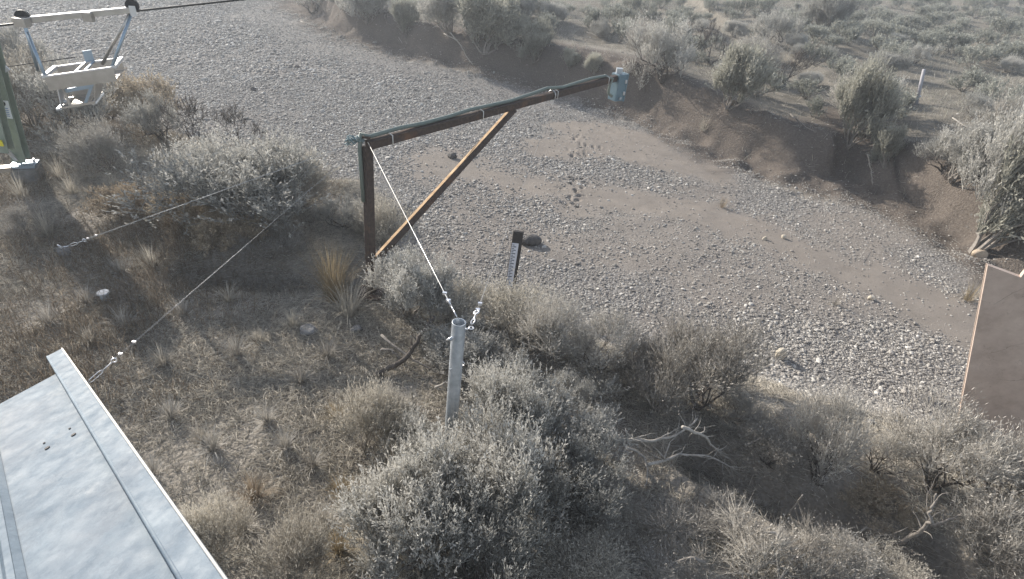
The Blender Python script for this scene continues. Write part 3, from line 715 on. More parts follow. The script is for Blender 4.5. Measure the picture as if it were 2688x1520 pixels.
tuft(1740, 110, 40, MF['gold'], 'small orange grass tuft high on the far bank', 80, .5)
GT = 'brown grass tufts on the near bank'
rt = random.Random(4)
for (px, py, s, gl) in ((620, 935, 70, 0), (430, 960, 60, 1), (560, 1180, 60, 0), (400, 1250, 60, 0), (530, 1160, 50, 1), (790, 1010, 60, 0), (860, 940, 60, 0), (680, 900, 50, 1), (330, 860, 60, 0), (240, 900, 50, 1),
                        (130, 620, 70, 1), (60, 520, 60, 1), (190, 510, 60, 1), (250, 420, 60, 1), (160, 470, 60, 1), (300, 500, 50, 1), (400, 700, 60, 1), (320, 720, 50, 0), (230, 800, 50, 0), (130, 850, 60, 0), (480, 830, 50, 0),
                        (750, 1180, 60, 0), (700, 1110, 55, 0), (820, 1230, 60, 0), (640, 1400, 70, 0), (850, 1370, 60, 0), (960, 1480, 70, 1), (770, 860, 55, 1), (600, 790, 50, 1), (450, 1100, 60, 0)):
    tuft(px, py, s, MF['tan' if gl else 'grey'], 'low dry grass tuft, one of many dotting the near bank', 150, .65, group=GT)

# deadwood: twisted limbs laid on the ground
def limb(name, pix, r0, r1, m, label, lift=.05, forks=0, seed=1, cat='deadwood'):
    r0 *= .68; r1 *= .6; forks = int(forks * 2.4)
    r = random.Random(seed); pp = []
    for (a, b, h) in pix:
        q = G(a, b); d = ray(a, b); pp.append(q - d * (h / max(.2, -d.z)) if h else q + Vector((0, 0, lift)))
    fine = []
    for i in range(len(pp) - 1):
        for t in range(4):
            f = t / 4; q = pp[i].lerp(pp[i + 1], f); fine.append(q + Vector((r.gauss(0, 1), r.gauss(0, 1), r.gauss(0, 1))) * r0 * .35)
    fine.append(pp[-1]); k = len(fine)
    mb = MB().tube(fine, [r0 + (r1 - r0) * (i / (k - 1)) for i in range(k)], 7)
    root = thing(name, pp[0], label, cat); mb.build('limb', m, root, True)
    for f in range(forks):
        i = r.randrange(2, k - 1); q = fine[i]; dr = (fine[min(k - 1, i + 2)] - fine[i - 1]).normalized()
        d = (dr + Vector((r.gauss(0, .7), r.gauss(0, .7), abs(r.gauss(.25, .3))))).normalized()
        L = (fine[-1] - fine[0]).length * r.uniform(.12, .35); pts_ = [q]; rs = [(r0 + (r1 - r0) * i / k) * r.uniform(.25, .6)]
        for t in range(5):
            d = (d + Vector((r.gauss(0, .25), r.gauss(0, .25), r.gauss(-.02, .18)))).normalized(); pts_.append(pts_[-1] + d * L / 5); rs.append(rs[0] * (1 - (t + 1) / 6))
        MB().tube(pts_, rs, 5).build('side_branch', m, root, True)
    return root
limb('dead_branch', [(1600, 1155, .25), (1700, 1160, .2), (1770, 1150, .25), (1830, 1100, .35)], .028, .014, MB_W, 'bleached twisted branch snaking right from the plume-tipped sagebrush', forks=5, seed=3)
limb('dead_branch', [(1640, 1170, .2), (1690, 1200, .12), (1700, 1235, .05), (1690, 1280, .02)], .02, .008, MB_W, 'bleached branch curling down below the twisted one', forks=3, seed=5)
limb('dead_branch', [(1700, 1225, .25), (1780, 1200, .35), (1860, 1210, .35), (1930, 1240, .2)], .022, .010, MB_W, 'lower bleached branch reaching right towards the gully', forks=5, seed=8)
limb('dead_branch', [(1790, 1130, .55), (1850, 1150, .45), (1880, 1190, .3), (1920, 1225, .1)], .024, .008, MB_W, 'bleached forked branch at the head of the shaded gully', forks=6, seed=9)
limb('dead_branch', [(985, 992, .03), (1060, 950, .15), (1090, 900, .3), (1125, 850, .45), (1140, 830, .5)], .045, .03, MB_D, 'thick dark fallen branch left of the galvanised pipe top', forks=4, seed=12)
limb('dead_branch', [(1000, 880, .15), (1060, 930, .15), (1110, 960, .1), (1165, 985, .05)], .026, .012, MB_G, 'grey branch crossing the thick dark one', forks=3, seed=14)
limb('dead_branch', [(1085, 1080, .2), (1083, 1050, .35), (1080, 1020, .5)], .03, .015, MB_W, 'short upright bleached stub left of the galvanised pipe', forks=3, seed=15)
limb('fallen_snag', [(2300, 1455, .1), (2350, 1430, .3), (2410, 1400, .5), (2440, 1370, .6), (2450, 1330, .7), (2455, 1300, .8)], .034, .010, MB_G, 'tan fallen snag with upturned limbs at the lower right', forks=7, seed=17)
limb('dead_branch', [(2440, 1385, .3), (2480, 1370, .35), (2520, 1355, .4), (2545, 1340, .45)], .018, .005, MB_G, 'thin grey limb reaching right from the fallen snag', forks=3, seed=18)
limb('dead_branch', [(2065, 1355, .2), (2085, 1330, .3), (2103, 1305, .4)], .014, .008, MB_W, 'straight pale stick poking up out of the shaded gully', seed=19)
limb('dead_branch', [(1180, 85, .2), (1210, 120, .1), (1225, 150, .05), (1242, 172, .02)], .035, .02, MB_W, 'white dead branch on the far bank left of the shade', forks=5, seed=21)
limb('dead_branch', [(1165, 90, .1), (1195, 105, .1), (1212, 120, .05)], .03, .015, MB_W, 'white dead sticks beside the large far-bank clump', forks=4, seed=22)
limb('dead_branch', [(1046, 100, .1), (1056, 115, .05)], .02, .012, MB_W, 'short white stick below the slim yellow-green sagebrush', forks=1, seed=23)
limb('dead_branch', [(1540, 85, .1), (1570, 95, .05), (1600, 98, .02)], .025, .012, MB_W, 'pale stick on the sunlit slope above the rusty arm', forks=3, seed=24)
limb('dead_branch', [(2075, 300, .1), (2110, 330, .1), (2140, 350, .05)], .025, .012, MB_G, 'grey fallen branches on the shaded far bank', forks=6, seed=25)
limb('dead_branch', [(2275, 410, .25), (2285, 450, .1), (2290, 485, .02)], .025, .012, MB_W, 'pale exposed root hanging from the far bank', forks=4, seed=26)
limb('dead_branch', [(2500, 310, .1), (2530, 330, .1), (2580, 355, .05)], .025, .012, MB_W, 'pale tangled deadwood on the plain right of the leaning post', forks=6, seed=27)
limb('dead_branch', [(2253, 685, 0), (2275, 650, 0)], .008, .005, MB_W, 'thin straight stick on the sand at right', seed=28)
limb('dead_branch', [(1890, 490, .0), (1920, 510, 0)], .008, .004, MB_G, 'thin curved twig on the gravel right of centre', seed=29)
limb('dead_branch', [(790, 60, .0), (830, 72, 0)], .03, .02, MB_W, 'small white stick at the top left gravel edge', forks=3, seed=30)

rk = random.Random(77)
for j, (px, py, hgt, n_) in enumerate(((1660, 1190, .12, 1), (1950, 1180, .1, 1), (1850, 1480, .3, 1), (2060, 1430, .25, 1), (1000, 920, .1, 1), (2230, 1420, .1, 1), (1560, 1300, .2, 1), (1140, 1020, .12, 1))):
    a_ = rk.uniform(-40, 40); b_ = rk.uniform(50, 90) * rk.choice((-1, 1))
    limb('dead_branch', [(px, py, hgt), (px + b_ * .5, py + a_ * .5 - 15, hgt + .08), (px + b_, py + a_, hgt)], .022, .008, MB_W if j % 2 else MB_G,
         ('tangled grey twigs under the plume-tipped sagebrush', 'pale forked twigs on the gully rim', 'grey branching twig above the bottom edge right of centre', 'pale twigs poking from the sprawling silvery shrub',
          'thin grey twigs lying over the fallen dark branch', 'pale stick lying in the shaded gully', 'grey crooked twig in the shaded hollow at lower centre', 'pale twigs left of the galvanised pipe')[j], forks=5, seed=50 + j)

# rocks
def rock(px, py, wpx, hpx, m, label, seed, name='rock', sink=.25, depth=None):
    import bmesh
    b = G(px, py); dist = (b - CAM).length; sx = wpx * dist / FPX / 2; sz_ = hpx * dist / FPX / 2; r = random.Random(seed)
    bm = bmesh.new(); bmesh.ops.create_icosphere(bm, subdivisions=3, radius=1)
    pl = [(Vector((r.gauss(0, 1), r.gauss(0, 1), r.gauss(0, .7))).normalized(), r.uniform(.62, .9)) for _ in range(9)]
    for v in bm.verts:
        for nn, d in pl:
            e = v.co.dot(nn) - d
            if e > 0: v.co -= nn * e
        v.co = Vector((v.co.x * sx * 1.15, v.co.y * sx * .9, v.co.z * sz_ * 1.25))
    me = bpy.data.meshes.new(name); bm.to_mesh(me); bm.free(); me.materials.append(m)
    o = bpy.data.objects.new(name, me); COL.objects.link(o); o.location = b + Vector((0, 0, sz_ * (1 - sink)))
    o.rotation_euler = (0, 0, r.uniform(-.4, .4)); tag(o, label, 'rock'); return o
mr1 = rockmat('pale_rock', (.42, .37, .29), (.66, .6, .5)); mr2 = rockmat('tan_rock', (.36, .29, .22), (.52, .43, .33)); mr3 = rockmat('dark_rock', (.06, .058, .056), (.15, .14, .135)); mr4 = rockmat('grey_rock', (.16, .155, .15), (.32, .31, .3))
rock(2045, 940, 26, 28, mr1, 'pale angular rock alone on the gravel, lower right', 2)
rock(2567, 676, 24, 18, mr2, 'tan rock at the top corner of the brown wall', 3)
rock(1392, 640, 52, 28, mr3, 'dark boulder right behind the staff gauge', 4, sink=.4)
rock(812, 873, 46, 18, mr4, 'flat grey rock in the grass left of centre', 5)
rock(938, 870, 30, 14, mr4, 'flat grey slab near the foot of the rusty post', 6)
rock(1188, 414, 24, 14, mr3, 'small dark stone left of the rusty brace', 7)
rock(2285, 787, 13, 11, mr1, 'small white stone on the right-hand gravel', 8)
rock(2006, 630, 10, 9, mr1, 'small white stone, left of a pair on the gravel', 9)
rock(2056, 626, 11, 9, mr1, 'small white stone, right of a pair on the gravel', 10)
rock(2282, 1114, 22, 12, mr4, 'pale stone at the gravel edge beside the feathery shrubs', 11)
rock(665, 238, 14, 8, mr3, 'small dark stone on the upper left gravel', 12)
rock(780, 178, 12, 6, mr3, 'small dark stone higher up on the left gravel', 13)

# ---------------------------------------------------------------- galvanised anchor pipe
pb = G(1177, 1215); yb = pb.y
pt = P(1205, 846, yb + .02)
root = thing('anchor_pipe', pb, 'galvanised open-topped steel pipe leaning in front of the pale sagebrush', 'pipe')
ax = (pt - pb).normalized(); r1, r2 = .055, .047
mb = MB(); a = ax.orthogonal().normalized(); b = ax.cross(a); nseg = 32
loops = [(pb - ax * .2, r1), (pt, r1), (pt + ax * .002, r1 - .001), (pt + ax * .002, r2 + .001), (pt, r2), (pt - ax * .6, r2)]
for c, rr_ in loops:
    for t in range(nseg): mb.v.append(c + (a * math.cos(2 * math.pi * t / nseg) + b * math.sin(2 * math.pi * t / nseg)) * rr_)
for j in range(len(loops) - 1):
    for t in range(nseg):
        t2 = (t + 1) % nseg; mb.f.append((j * nseg + t, j * nseg + t2, (j + 1) * nseg + t2, (j + 1) * nseg + t))
mb.build('pipe_tube', mgalv, root, True)
# eye bolts
e1 = pt - ax * .155
bd = (P(1150, 902, yb - .05) - P(1190, 885, yb - .05)).normalized()
MB().tube([P(1190, 884, yb - .05), P(1172, 893, yb - .07)], .008, 10).build('bolt_end', mzinc, root, True)
MB().tube([P(1187, 888, yb - .055), P(1181, 891, yb - .06)], .016, 6).build('hex_nut', mgalv, root)
q1 = P(1215, 866, yb + .06); q2 = P(1232, 862, yb + .06)
MB().tube([q1, q2], .008, 10).build('eye_bolt', mzinc, root, True)
MB().ring(q2 + (q2 - q1).normalized() * .016, (0, 0, 1), .018, .006).build('bolt_eye', mzinc, root, True)
MB().box(P(1182, 971, yb - .056), (.012, .01, .022)).build('bolt_head', mgalv, root)
MB().ring(P(1213, 954, yb + .05), (.2, 1, .1), .022, .005).build('side_loop', mzinc, root, True)

# ---------------------------------------------------------------- rusty gallows
gb = G(974, 775); gy = gb.y
gt = P(963, 366, gy); gtop = gt + Vector((0, 0, .05)); ws = 21 * (gtop - CAM).length / FPX; print('ws', ws, 'gy', gy, 'tower', G(68, 470), 'gauge', G(1340, 748), 'prints', PZ(1530, 378, BED), PZ(1515, 530, BED))
root = thing('gallows_frame', gb, 'rusty steel gallows post with diagonal brace and long arm over the gravel', 'frame')
ae = P(1622, 203, gy + 4.1); a0 = P(975, 378, gy)
ad = (ae - a0).normalized(); adh = Vector((ad.x, ad.y, 0)).normalized()
MB().bar(gb - Vector((0, 0, .3)), Vector((gb.x, gb.y, a0.z - ws / 2)).lerp(gt, 0) if False else P(964, 384, gy), ws, ws, adh).build('post', mrust, root, False, .006)
MB().bar(a0 - ad * ws * .55, ae, ws, ws).build('arm', mrust, root, False, .006)
bl = P(982, 688, gy); bu = a0 + ad * ((P(1335, 268, gy + 2.0) - a0).dot(ad)) - Vector((0, 0, ws * .55))
bup = Vector((-.72, -.32, .6)); bdir = (bu - bl).normalized(); bsx = bdir.cross(bup).normalized(); buu = bsx.cross(bdir).normalized(); bw0 = ws * .86
MB().bar(bl + bdir * .02, bu, bw0, bw0, bup).build('brace', mrust, root, False, .004)
MB().bar(bl + bdir * .05 + buu * (bw0 / 2 + .002), bu - bdir * .1 + buu * (bw0 / 2 + .002), bw0 * .96, .003, bup).build('brace_sunlit_face', mrust2, root)  # thin lighter plate: the sunlit side of the brace, lit by colour
MB().box(gt + Vector((0, 0, .03)), (ws * .9, ws * .9, .02)).build('post_cap', mrust, root)
MB().box(Vector((gb.x, gb.y, gb.z + .02)), (.3, .3, .04)).build('base_plate', mrust, root)
for f in (.05, .34, .655, .93):
    c = a0 + ad * ((ae - a0).length * f); side = ad.cross(Vector((0, 0, 1))).normalized(); uu = side.cross(ad).normalized(); h = ws / 2 + .006
    cs = [c + side * h + uu * h, c - side * h + uu * (h + .03), c - side * h - uu * h, c + side * h - uu * h, c + side * h + uu * h]
    MB().tube(cs, .007, 6).build('strap', mtie, root, True)
c = a0 + ad * ((ae - a0).length * .64)
s_ = thing('wire_clamp', c - Vector((0, 0, ws / 2 + .05)), 'bright wire clamp hanging under the middle of the rusty arm', 'clamp')
side = ad.cross(Vector((0, 0, 1))).normalized()
MB().ring(c, ad, ws * .72, .011, 20, 6).build('loop', mwire, s_, True)
MB().tube([c - Vector((0, 0, ws * .7)) + side * .03, c - Vector((0, 0, ws * .7 + .14)) + side * .02], .016, 8).build('thimble', mzinc, s_, True)
MB().box(c - Vector((0, 0, ws * .7 + .02)) - ad * .02 + side * .03, (.05, .04, .06)).build('clip_body', mzinc, s_)
clampP = c - Vector((0, 0, ws * .7 + .14)) + side * .02
# conduit along the arm, and down into the box
side = ad.cross(Vector((0, 0, 1))).normalized(); upv = side.cross(ad).normalized()
pts_ = [gt + Vector((-.075, -.03, -.75)), gt + Vector((-.078, -.03, -.1)), gt + Vector((-.055, -.03, .07))]
for i in range(13):
    f = .0 + .93 * i / 12; sag = (.012 * math.sin(i * 1.9)) + (.03 if i == 8 else 0)
    pts_.append(a0 + ad * (ae - a0).length * f + upv * (ws / 2 + .028 + sag) - side * .03)
pc = a0 + ad * (ae - a0).length * .945
pts_ += [pc + side * .07 + Vector((0, 0, .03)), P(1600, 225, pc.y - .05), P(1597, 245, pc.y - .05), P(1606, 253, pc.y)]
o = MB().tube(pts_, .024, 10).build('signal_conduit', mcond, None, True); tag(o, 'grey-green cable conduit strapped along the top of the rusty arm', 'cable')
mb = MB()
for i in range(16):                        # the bundle of cable at the post top
    r = random.Random(i + 40); c0 = P(948, 372, gy); pp_ = [P(958, 368, gy)]
    for t in range(5): pp_.append(P(958 - 10 * (t + 1) + r.gauss(0, 3), 368 + r.gauss(0, 6) + t * r.uniform(-1.5, 3), gy + r.gauss(0, .05)))
    mb.tube(pp_, .006, 5)
tag(mb.build('cable_bundle', mat('teal_grey_cable', (.2, .27, .29), .5), None, True), 'frayed bundle of teal-grey cable ends at the top of the rusty post', 'cable')
# sensor box
bc = P(1621, 228, gy + 4.1); dist = (bc - CAM).length; k = dist / FPX
rz = Matrix.Rotation(R_(38), 3, 'Z')
root = thing('sensor_box', bc, 'blue-grey metal instrument box hung from the tip of the rusty arm', 'box')
bw, bdp, bh = 33 * k, 27 * k, 62 * k
MB().box(bc, (bw * .8, bdp, bh), rz).build('housing', mboxm, root, False, .008)
MB().box(bc + rz @ Vector((bw * .45, 0, .0)), (bw * .12, bdp * 1.1, bh * 1.05), rz).build('lid', mboxm, root, False, .006)
for f in (.24, -.2):
    MB().box(bc + rz @ Vector((bw * .3, -bdp / 2 - .012, bh * f)), (.035, .024, .06), rz).build('latch', mzinc, root, False, .004)
MB().box(bc + rz @ Vector((0, -bdp / 2 - .012, -bh * .38)), (.05, .024, .04), rz).build('cable_gland', mgalv, root)
MB().box(bc + Vector((-.02, 0, bh / 2 + .04)), (.1, .1, .09)).build('bracket', mgalv, root)

# ---------------------------------------------------------------- guy wires
def guy(p_anchor, p_top, label, r=.006, t1=.15, double=0.0):
    root = thing('guy_wire', p_anchor, label, 'wire'); d = (p_top - p_anchor); L = d.length; d.normalize()
    s0 = p_anchor + d * .02; s1 = p_anchor + d * (t1 * .62); s2 = p_anchor + d * (t1); s3 = p_anchor + d * (t1 * 1.35); s4 = p_anchor + d * (t1 * 1.9)
    sd_ = d.cross(Vector((0, 1, .3))).normalized()
    mb = MB(); hw = .017                    # turnbuckle body: two bars joined at both ends
    for sg in (-1, 1): mb.tube([s0 + sd_ * hw * sg * .3, s0 + d * .03 + sd_ * hw * sg, s1 - d * .03 + sd_ * hw * sg, s1 + sd_ * hw * sg * .3], .005, 6)
    mb.build('turnbuckle', mzinc, root, True)
    MB().tube([s1 - d * .02, s2], .006, 6).build('threaded_rod', mzinc, root, True)
    MB().ring(s2 + d * .022, d.cross(sd_), .022, .008).build('shackle', mzinc, root, True)
    mb = MB()
    mb.tube([s2 + d * .03, s3, s4, p_top], r, 6); mb.tube([s2 + d * .03, s3 + sd_ * .012, s4 + sd_ * .010, s4 + d * (.25 + double) + sd_ * .003], r * .9, 6)
    mb.build('wire_rope', mwire, root, True)
    for q in (s3, s4):
        MB().box(q + sd_ * .006, (.034, .02, .022)).build('wire_clip', mzinc, root)
    return root
g1 = P(1201, 836, yb - .03)
guy(g1, P(966, 374, gy - .08), 'bright thick guy wire from the galvanised pipe up to the rusty post top', .0045, .16, 1.0)
guy(q2 + (q2 - q1).normalized() * .016 + Vector((0, 0, .02)), clampP, 'thin guy wire from the galvanised pipe up to the rusty arm', .0014, .15)
aa = G(168, 668)
guy(P(180, 646, aa.y - .02), P(958, 366, gy), 'guy wire from the capped anchor at the left up to the rusty post', .003, .27, 3.0)
ab = G(236, 1026)
guy(ab + Vector((0, 0, .08)), P(958, 372, gy), 'lower guy wire from beside the metal roof up to the rusty post', .0016, .3, 1.2)
# ground anchors
root = thing('anchor_block', aa, 'dark round anchor post with bright eye at the left end of the guy wire', 'anchor')
MB().tube([aa - Vector((0, 0, .1)), P(166, 655, aa.y)], .075, 18).build('concrete_plug', mr4, root, True)
MB().ring(P(158, 648, aa.y - .02), (.3, .8, .4), .035, .010).build('anchor_eye', mzinc, root, True)
MB().tube([P(148, 652, aa.y), P(180, 646, aa.y)], .010, 8).build('anchor_rod', mzinc, root, True)
o = MB().tube([ab - Vector((0, 0, .2)), ab + Vector((0, 0, .09))], .012, 8).build('anchor_stake', mzinc, None, True); tag(o, 'thin metal stake holding the lower guy wire beside the roof', 'stake')
cp = G(272, 790); ct = P(271, 770, cp.y)
root = thing('capped_pipe', cp, 'short pipe with a round white cap standing in the grass at left', 'pipe')
MB().tube([cp - Vector((0, 0, .1)), ct], .05, 20).build('pipe_tube', mgalv, root, True)
MB().tube([ct, ct + Vector((0, 0, .012)), ct + Vector((0, 0, .02))], [.07, .07, .062], 28).build('cap', maluw, root, False)

# ---------------------------------------------------------------- staff gauge
sb = G(1340, 748); sy = sb.y
root = thing('staff_gauge', sb, 'upright staff gauge with stepped scale on a dark board, rising from the pale shrubs', 'gauge')
st = P(1361, 607, sy); bw_ = 22 * (st - CAM).length / FPX
axis_ = (st - sb); ur = Vector((1, .12, 0)).normalized()
MB().bar(sb - axis_ * .1, st, bw_ * 1.25, .05, Vector((.1, -1, 0))).build('board', mgback, root, False, .004)
pb0 = sb + axis_ * .0 - Vector((.02, .032, 0)); pb1 = sb + axis_ * .80 - Vector((.02, .032, 0))
MB().bar(pb0, pb1, bw_ * .8, .008, Vector((.1, -1, 0))).build('scale_plate', mgauge, root)
mb = MB()
for i in range(26):
    f = i / 26; c = pb0.lerp(pb1, f) + Vector((0, -.0065, 0)); lw_ = bw_ * (.55 if i % 2 == 0 else .3)
    mb.box(c + Vector((-bw_ * .4 + lw_ / 2, 0, 0)), (lw_, .004, .014))
mb.build('scale_marks', mat('faded_marks', (.10, .12, .16), .7), root)

# ---------------------------------------------------------------- leaning post in the distance
lb = G(2409, 274); lt = P(2426, 182, lb.y + .1)
root = thing('leaning_post', lb, 'thin pale post leaning right on the slope at the upper right', 'post')
MB().tube([lb - Vector((0, 0, .2)), lt], .05, 12).build('shaft', mat('pale_pole', (.34, .33, .35), .6), root, True)
MB().tube([lb + (lt - lb) * .22, lb + (lt - lb) * .25], .056, 12).build('band', mgalv, root, True)
print('post', lb, lt)

# ---------------------------------------------------------------- brown wall at the right edge
wl = P(2590, 690, 5.3); wbot = Hs(wl.x, wl.y) - .4
p_low = P(2508, 1125, 5.3)
ed = (wl - p_low).normalized()
w0 = wl - ed * ((wl.z - wbot) / ed.z)
wr = P(2800, 775, 5.05); hd = Vector((wr.x - wl.x, wr.y - wl.y, 0)).normalized()
def onw(u, base, zz): return base + hd * u + Vector((0, 0, zz))
root = thing('headwall', Vector((w0.x, w0.y, wbot)), 'tall brown flat wall at the right edge with cracked weathered face', 'wall')
u1 = .33
q_step = P(2668, 730, wl.y - .14)
pts_ = [w0, w0 + hd * 3.2, Vector((wl.x, wl.y, wl.z)) + hd * 3.2 + Vector((0, 0, .12)), wl + hd * .32 + Vector((0, 0, .02)), wl + hd * .318 + Vector((0, 0, -.05)), wl]
MB().slab(pts_, -.05 if (pts_[1] - pts_[0]).cross(pts_[2] - pts_[1]).y < 0 else .05).build('wall_face', mwall, root)
MB().bar(w0 + Vector((0, -.006, 0)) - hd * .004, wl + Vector((0, -.006, 0)) - hd * .004, .008, .008).build('edge_trim', mwall, root)

# ---------------------------------------------------------------- shelter roof, bottom left
DEP = lambda px, py, d: CAM + (Fw * FPX + Rt * (px - 1344) - Up * (py - 760)) * (d / FPX)
A1 = DEP(165, 920, 2.6); A2 = DEP(592, 1525, 1.12)          # outer edge of the trim
ev = (A2 - A1).normalized()
def onplane(px, py, p, nrm):
    d = ray(px, py); return CAM + d * ((p - CAM).dot(nrm) / d.dot(nrm))
pc_ = onplane(140, 985, A1, Vector((ev.x, ev.y, 0)).cross(Vector((0, 0, 1))).cross(ev).normalized())
# roof plane: contains the edge; tilt chosen so that the eave runs square to it
d3 = (Fw * FPX + Rt * (0 - 1344) - Up * (1060 - 760)) / FPX
E0 = DEP(140, 985, 2.5)
dd = (E0 - CAM).dot(ev) / d3.dot(ev); E1 = CAM + d3 * dd
cross = (E1 - E0).normalized(); rn = cross.cross(ev).normalized()
if rn.z < 0: rn = -rn
print('roof', A1, A2, E0, E1, dd, rn)
hb = thing('gauge_house', Vector((A1.x - .9, A1.y - .9, 0)), 'shelter with a galvanised sheet metal roof in the bottom left corner', 'shelter')
Lr = 3.6; Wr = 2.0
pr = lambda px, py, off=0: onplane(px, py, E0 + rn * off, rn)
R0_ = pr(140, 985); R1 = R0_ + ev * Lr; R2 = R1 + cross * Wr; R3 = R0_ + cross * Wr
MB().slab([R0_ - cross * .06, R1 - cross * .06, R2, R3], .012 * (1 if (ev).cross(cross).dot(rn) > 0 else -1)).build('roof', mroof, hb)
# gable trim with folded lip
t0a = pr(125, 934, .03); t0b = pr(165, 920, .03)
wv = (t0b - t0a); wv = wv - ev * wv.dot(ev); wid = wv.length; wv.normalize()
tl = Lr + .1
MB().slab([t0a, t0a + ev * tl, t0a + ev * tl + wv * wid, t0a + wv * wid], .004 * (1 if ev.cross(wv).dot(rn) > 0 else -1)).build('gable_trim', mroof, hb)
MB().slab([t0a + wv * wid, t0a + ev * tl + wv * wid, t0a + ev * tl + wv * wid - rn * .14, t0a + wv * wid - rn * .14], .003).build('trim_drop', mroof, hb)
MB().tube([t0a - wv * .002 - rn * .004, t0a + ev * tl - wv * .002 - rn * .004], .006, 8).build('trim_hem', mroof, hb, True)
MB().tube([t0a + wv * (wid + .002), t0a + wv * (wid + .002) + ev * tl], .0035, 8).build('trim_bead', mtie, hb, True)
for i in range(2):
    rb0 = pr(0, 1300, 0) if i == 0 else pr(0, 1300, 0) + cross * .35
    u = (rb0 - R0_).dot(cross); sA = R0_ + cross * u + rn * .002
    MB().slab([sA - cross * .022, sA + ev * Lr - cross * .022, sA + ev * Lr - cross * .008 + rn * .016, sA - cross * .008 + rn * .016], .002).build('standing_rib', mroof, hb)
    MB().slab([sA - cross * .008 + rn * .016, sA + ev * Lr - cross * .008 + rn * .016, sA + ev * Lr + cross * .008 + rn * .016, sA + cross * .008 + rn * .016], .002).build('standing_rib', mroof, hb)
    MB().slab([sA + cross * .008 + rn * .016, sA + ev * Lr + cross * .008 + rn * .016, sA + ev * Lr + cross * .022, sA + cross * .022], .002).build('standing_rib', mroof, hb)
for (px, py, r) in ((193, 1141, .008), (183, 1125, .004), (124, 1176, .008), (116, 1163, .004)):
    c = pr(px, py, .0015); MB().tube([c, c + rn * .002], r, 14).build('screw_hole', mblack, hb)
# walls of the shelter below its roof
c4 = [R0_ + ev * .08 + cross * .04, R1 - ev * .9 + cross * .04, R1 - ev * .9 + cross * (Wr - .05), R0_ + ev * .08 + cross * (Wr - .05)]
mb = MB()
for i in range(4):
    p, q = c4[i] - rn * .02, c4[(i + 1) % 4] - rn * .02
    mb.quad((p.x, p.y, -.3), (q.x, q.y, -.3), q, p)
mb.build('wall', mgalv, hb)

# ---------------------------------------------------------------- cableway tower, left edge
tb = G(68, 470)
root = thing('concrete_footing', tb, 'dark concrete pier under the green tower leg', 'footing')
c = P(66, 436, tb.y)
mb = MB(); hw = 22 * (c - CAM).length / FPX
zt = c.z; mb.box((c.x, c.y, (zt + tb.z - .5) / 2), (hw * 1.9, hw * 1.9, zt - tb.z + .5), Matrix.Rotation(R_(25), 3, 'Z')); mb.build('pier', mconc, root, False, .02)
tw = thing('cableway_tower', c, 'green painted steel cableway tower at the left edge', 'tower')
def hbeam(mb, p, q, wd, ht, up):
    p = Vector(p); q = Vector(q); d = (q - p).normalized(); sx = d.cross(Vector(up)).normalized(); uu = sx.cross(d).normalized()
    for sg in (-1, 1): mb.bar(p + uu * sg * ht / 2, q + uu * sg * ht / 2, wd, .018, up)
    mb.bar(p, q, .014, ht - .02, up)
lt0 = P(56, 420, c.y); lt1 = P(-44, 60, c.y); lt2 = lt1 + (lt1 - lt0) * .06
mb = MB(); hbeam(mb, lt0, lt2, .19, .19, Vector((.35, -1, 0))); mb.build('leg', mgreen, tw)
kk = (c - CAM).length / FPX
lf0 = P(6, 395, c.y - .35); lf1 = P(-70, 100, c.y - .25); lf2 = lf1 + (lf1 - lf0) * .2
mb = MB(); hbeam(mb, lf0, lf2, .24, .2, Vector((.35, -1, 0))); mb.build('leg', mgreen, tw)
MB().bar(P(8, 383, c.y - .3), P(50, 428, c.y - .05), .05, .03).build('tie_bar', maluw, tw)
MB().box(c + Vector((0, 0, .03)), (.34, .3, .04), Matrix.Rotation(R_(25), 3, 'Z')).build('base_plate', malub, tw)
MB().box(c + Vector((-.13, -.22, .02)), (.16, .12, .08), Matrix.Rotation(R_(25), 3, 'Z')).build('anchor_angle', malu, tw)
for dx in (-.12, .13): MB().tube([c + Vector((dx, .06, .05)), c + Vector((dx, .06, .12))], .02, 6).build('anchor_nut', mzinc, tw)
up3 = Vector((.35, -1, 0)).normalized(); ld = (lt1 - lt0).normalized(); sx = ld.cross(up3).normalized(); fn = sx.cross(ld).normalized()
s0 = P(22, 282, c.y); f_ = (s0 - lt0).dot(ld); cface = lt0 + ld * f_ + fn * (.095 + .012) * (1 if fn.y < 0 else -1)
mbs = MB().bar(cface - ld * .14, cface + ld * .14, .17, .004, fn); sg = mbs.build('warning_label', mwhite, tw)
mb = MB(); fo = fn * .004 * (1 if fn.y < 0 else -1)
for i in range(5): mb.bar(cface + fo - sx * .06 + ld * (.02 - i * .03), cface + fo + sx * .06 + ld * (.02 - i * .03), .010, .002, fn)
mb.build('label_lines', mblue, tw)
MB().tube([cface + fo * .5 + ld * .09, cface + fo * 1.6 + ld * .09], .045, 16).build('label_symbol', mblack, tw)
MB().box(P(2, 376, c.y - .45), (.05, .02, .09)).build('yellow_tag', myel, tw)
MB().slab([P(16, 172, c.y - .1), P(28, 183, c.y - .1), P(17, 190, c.y - .1)], .02).build('gusset', maluw, tw)

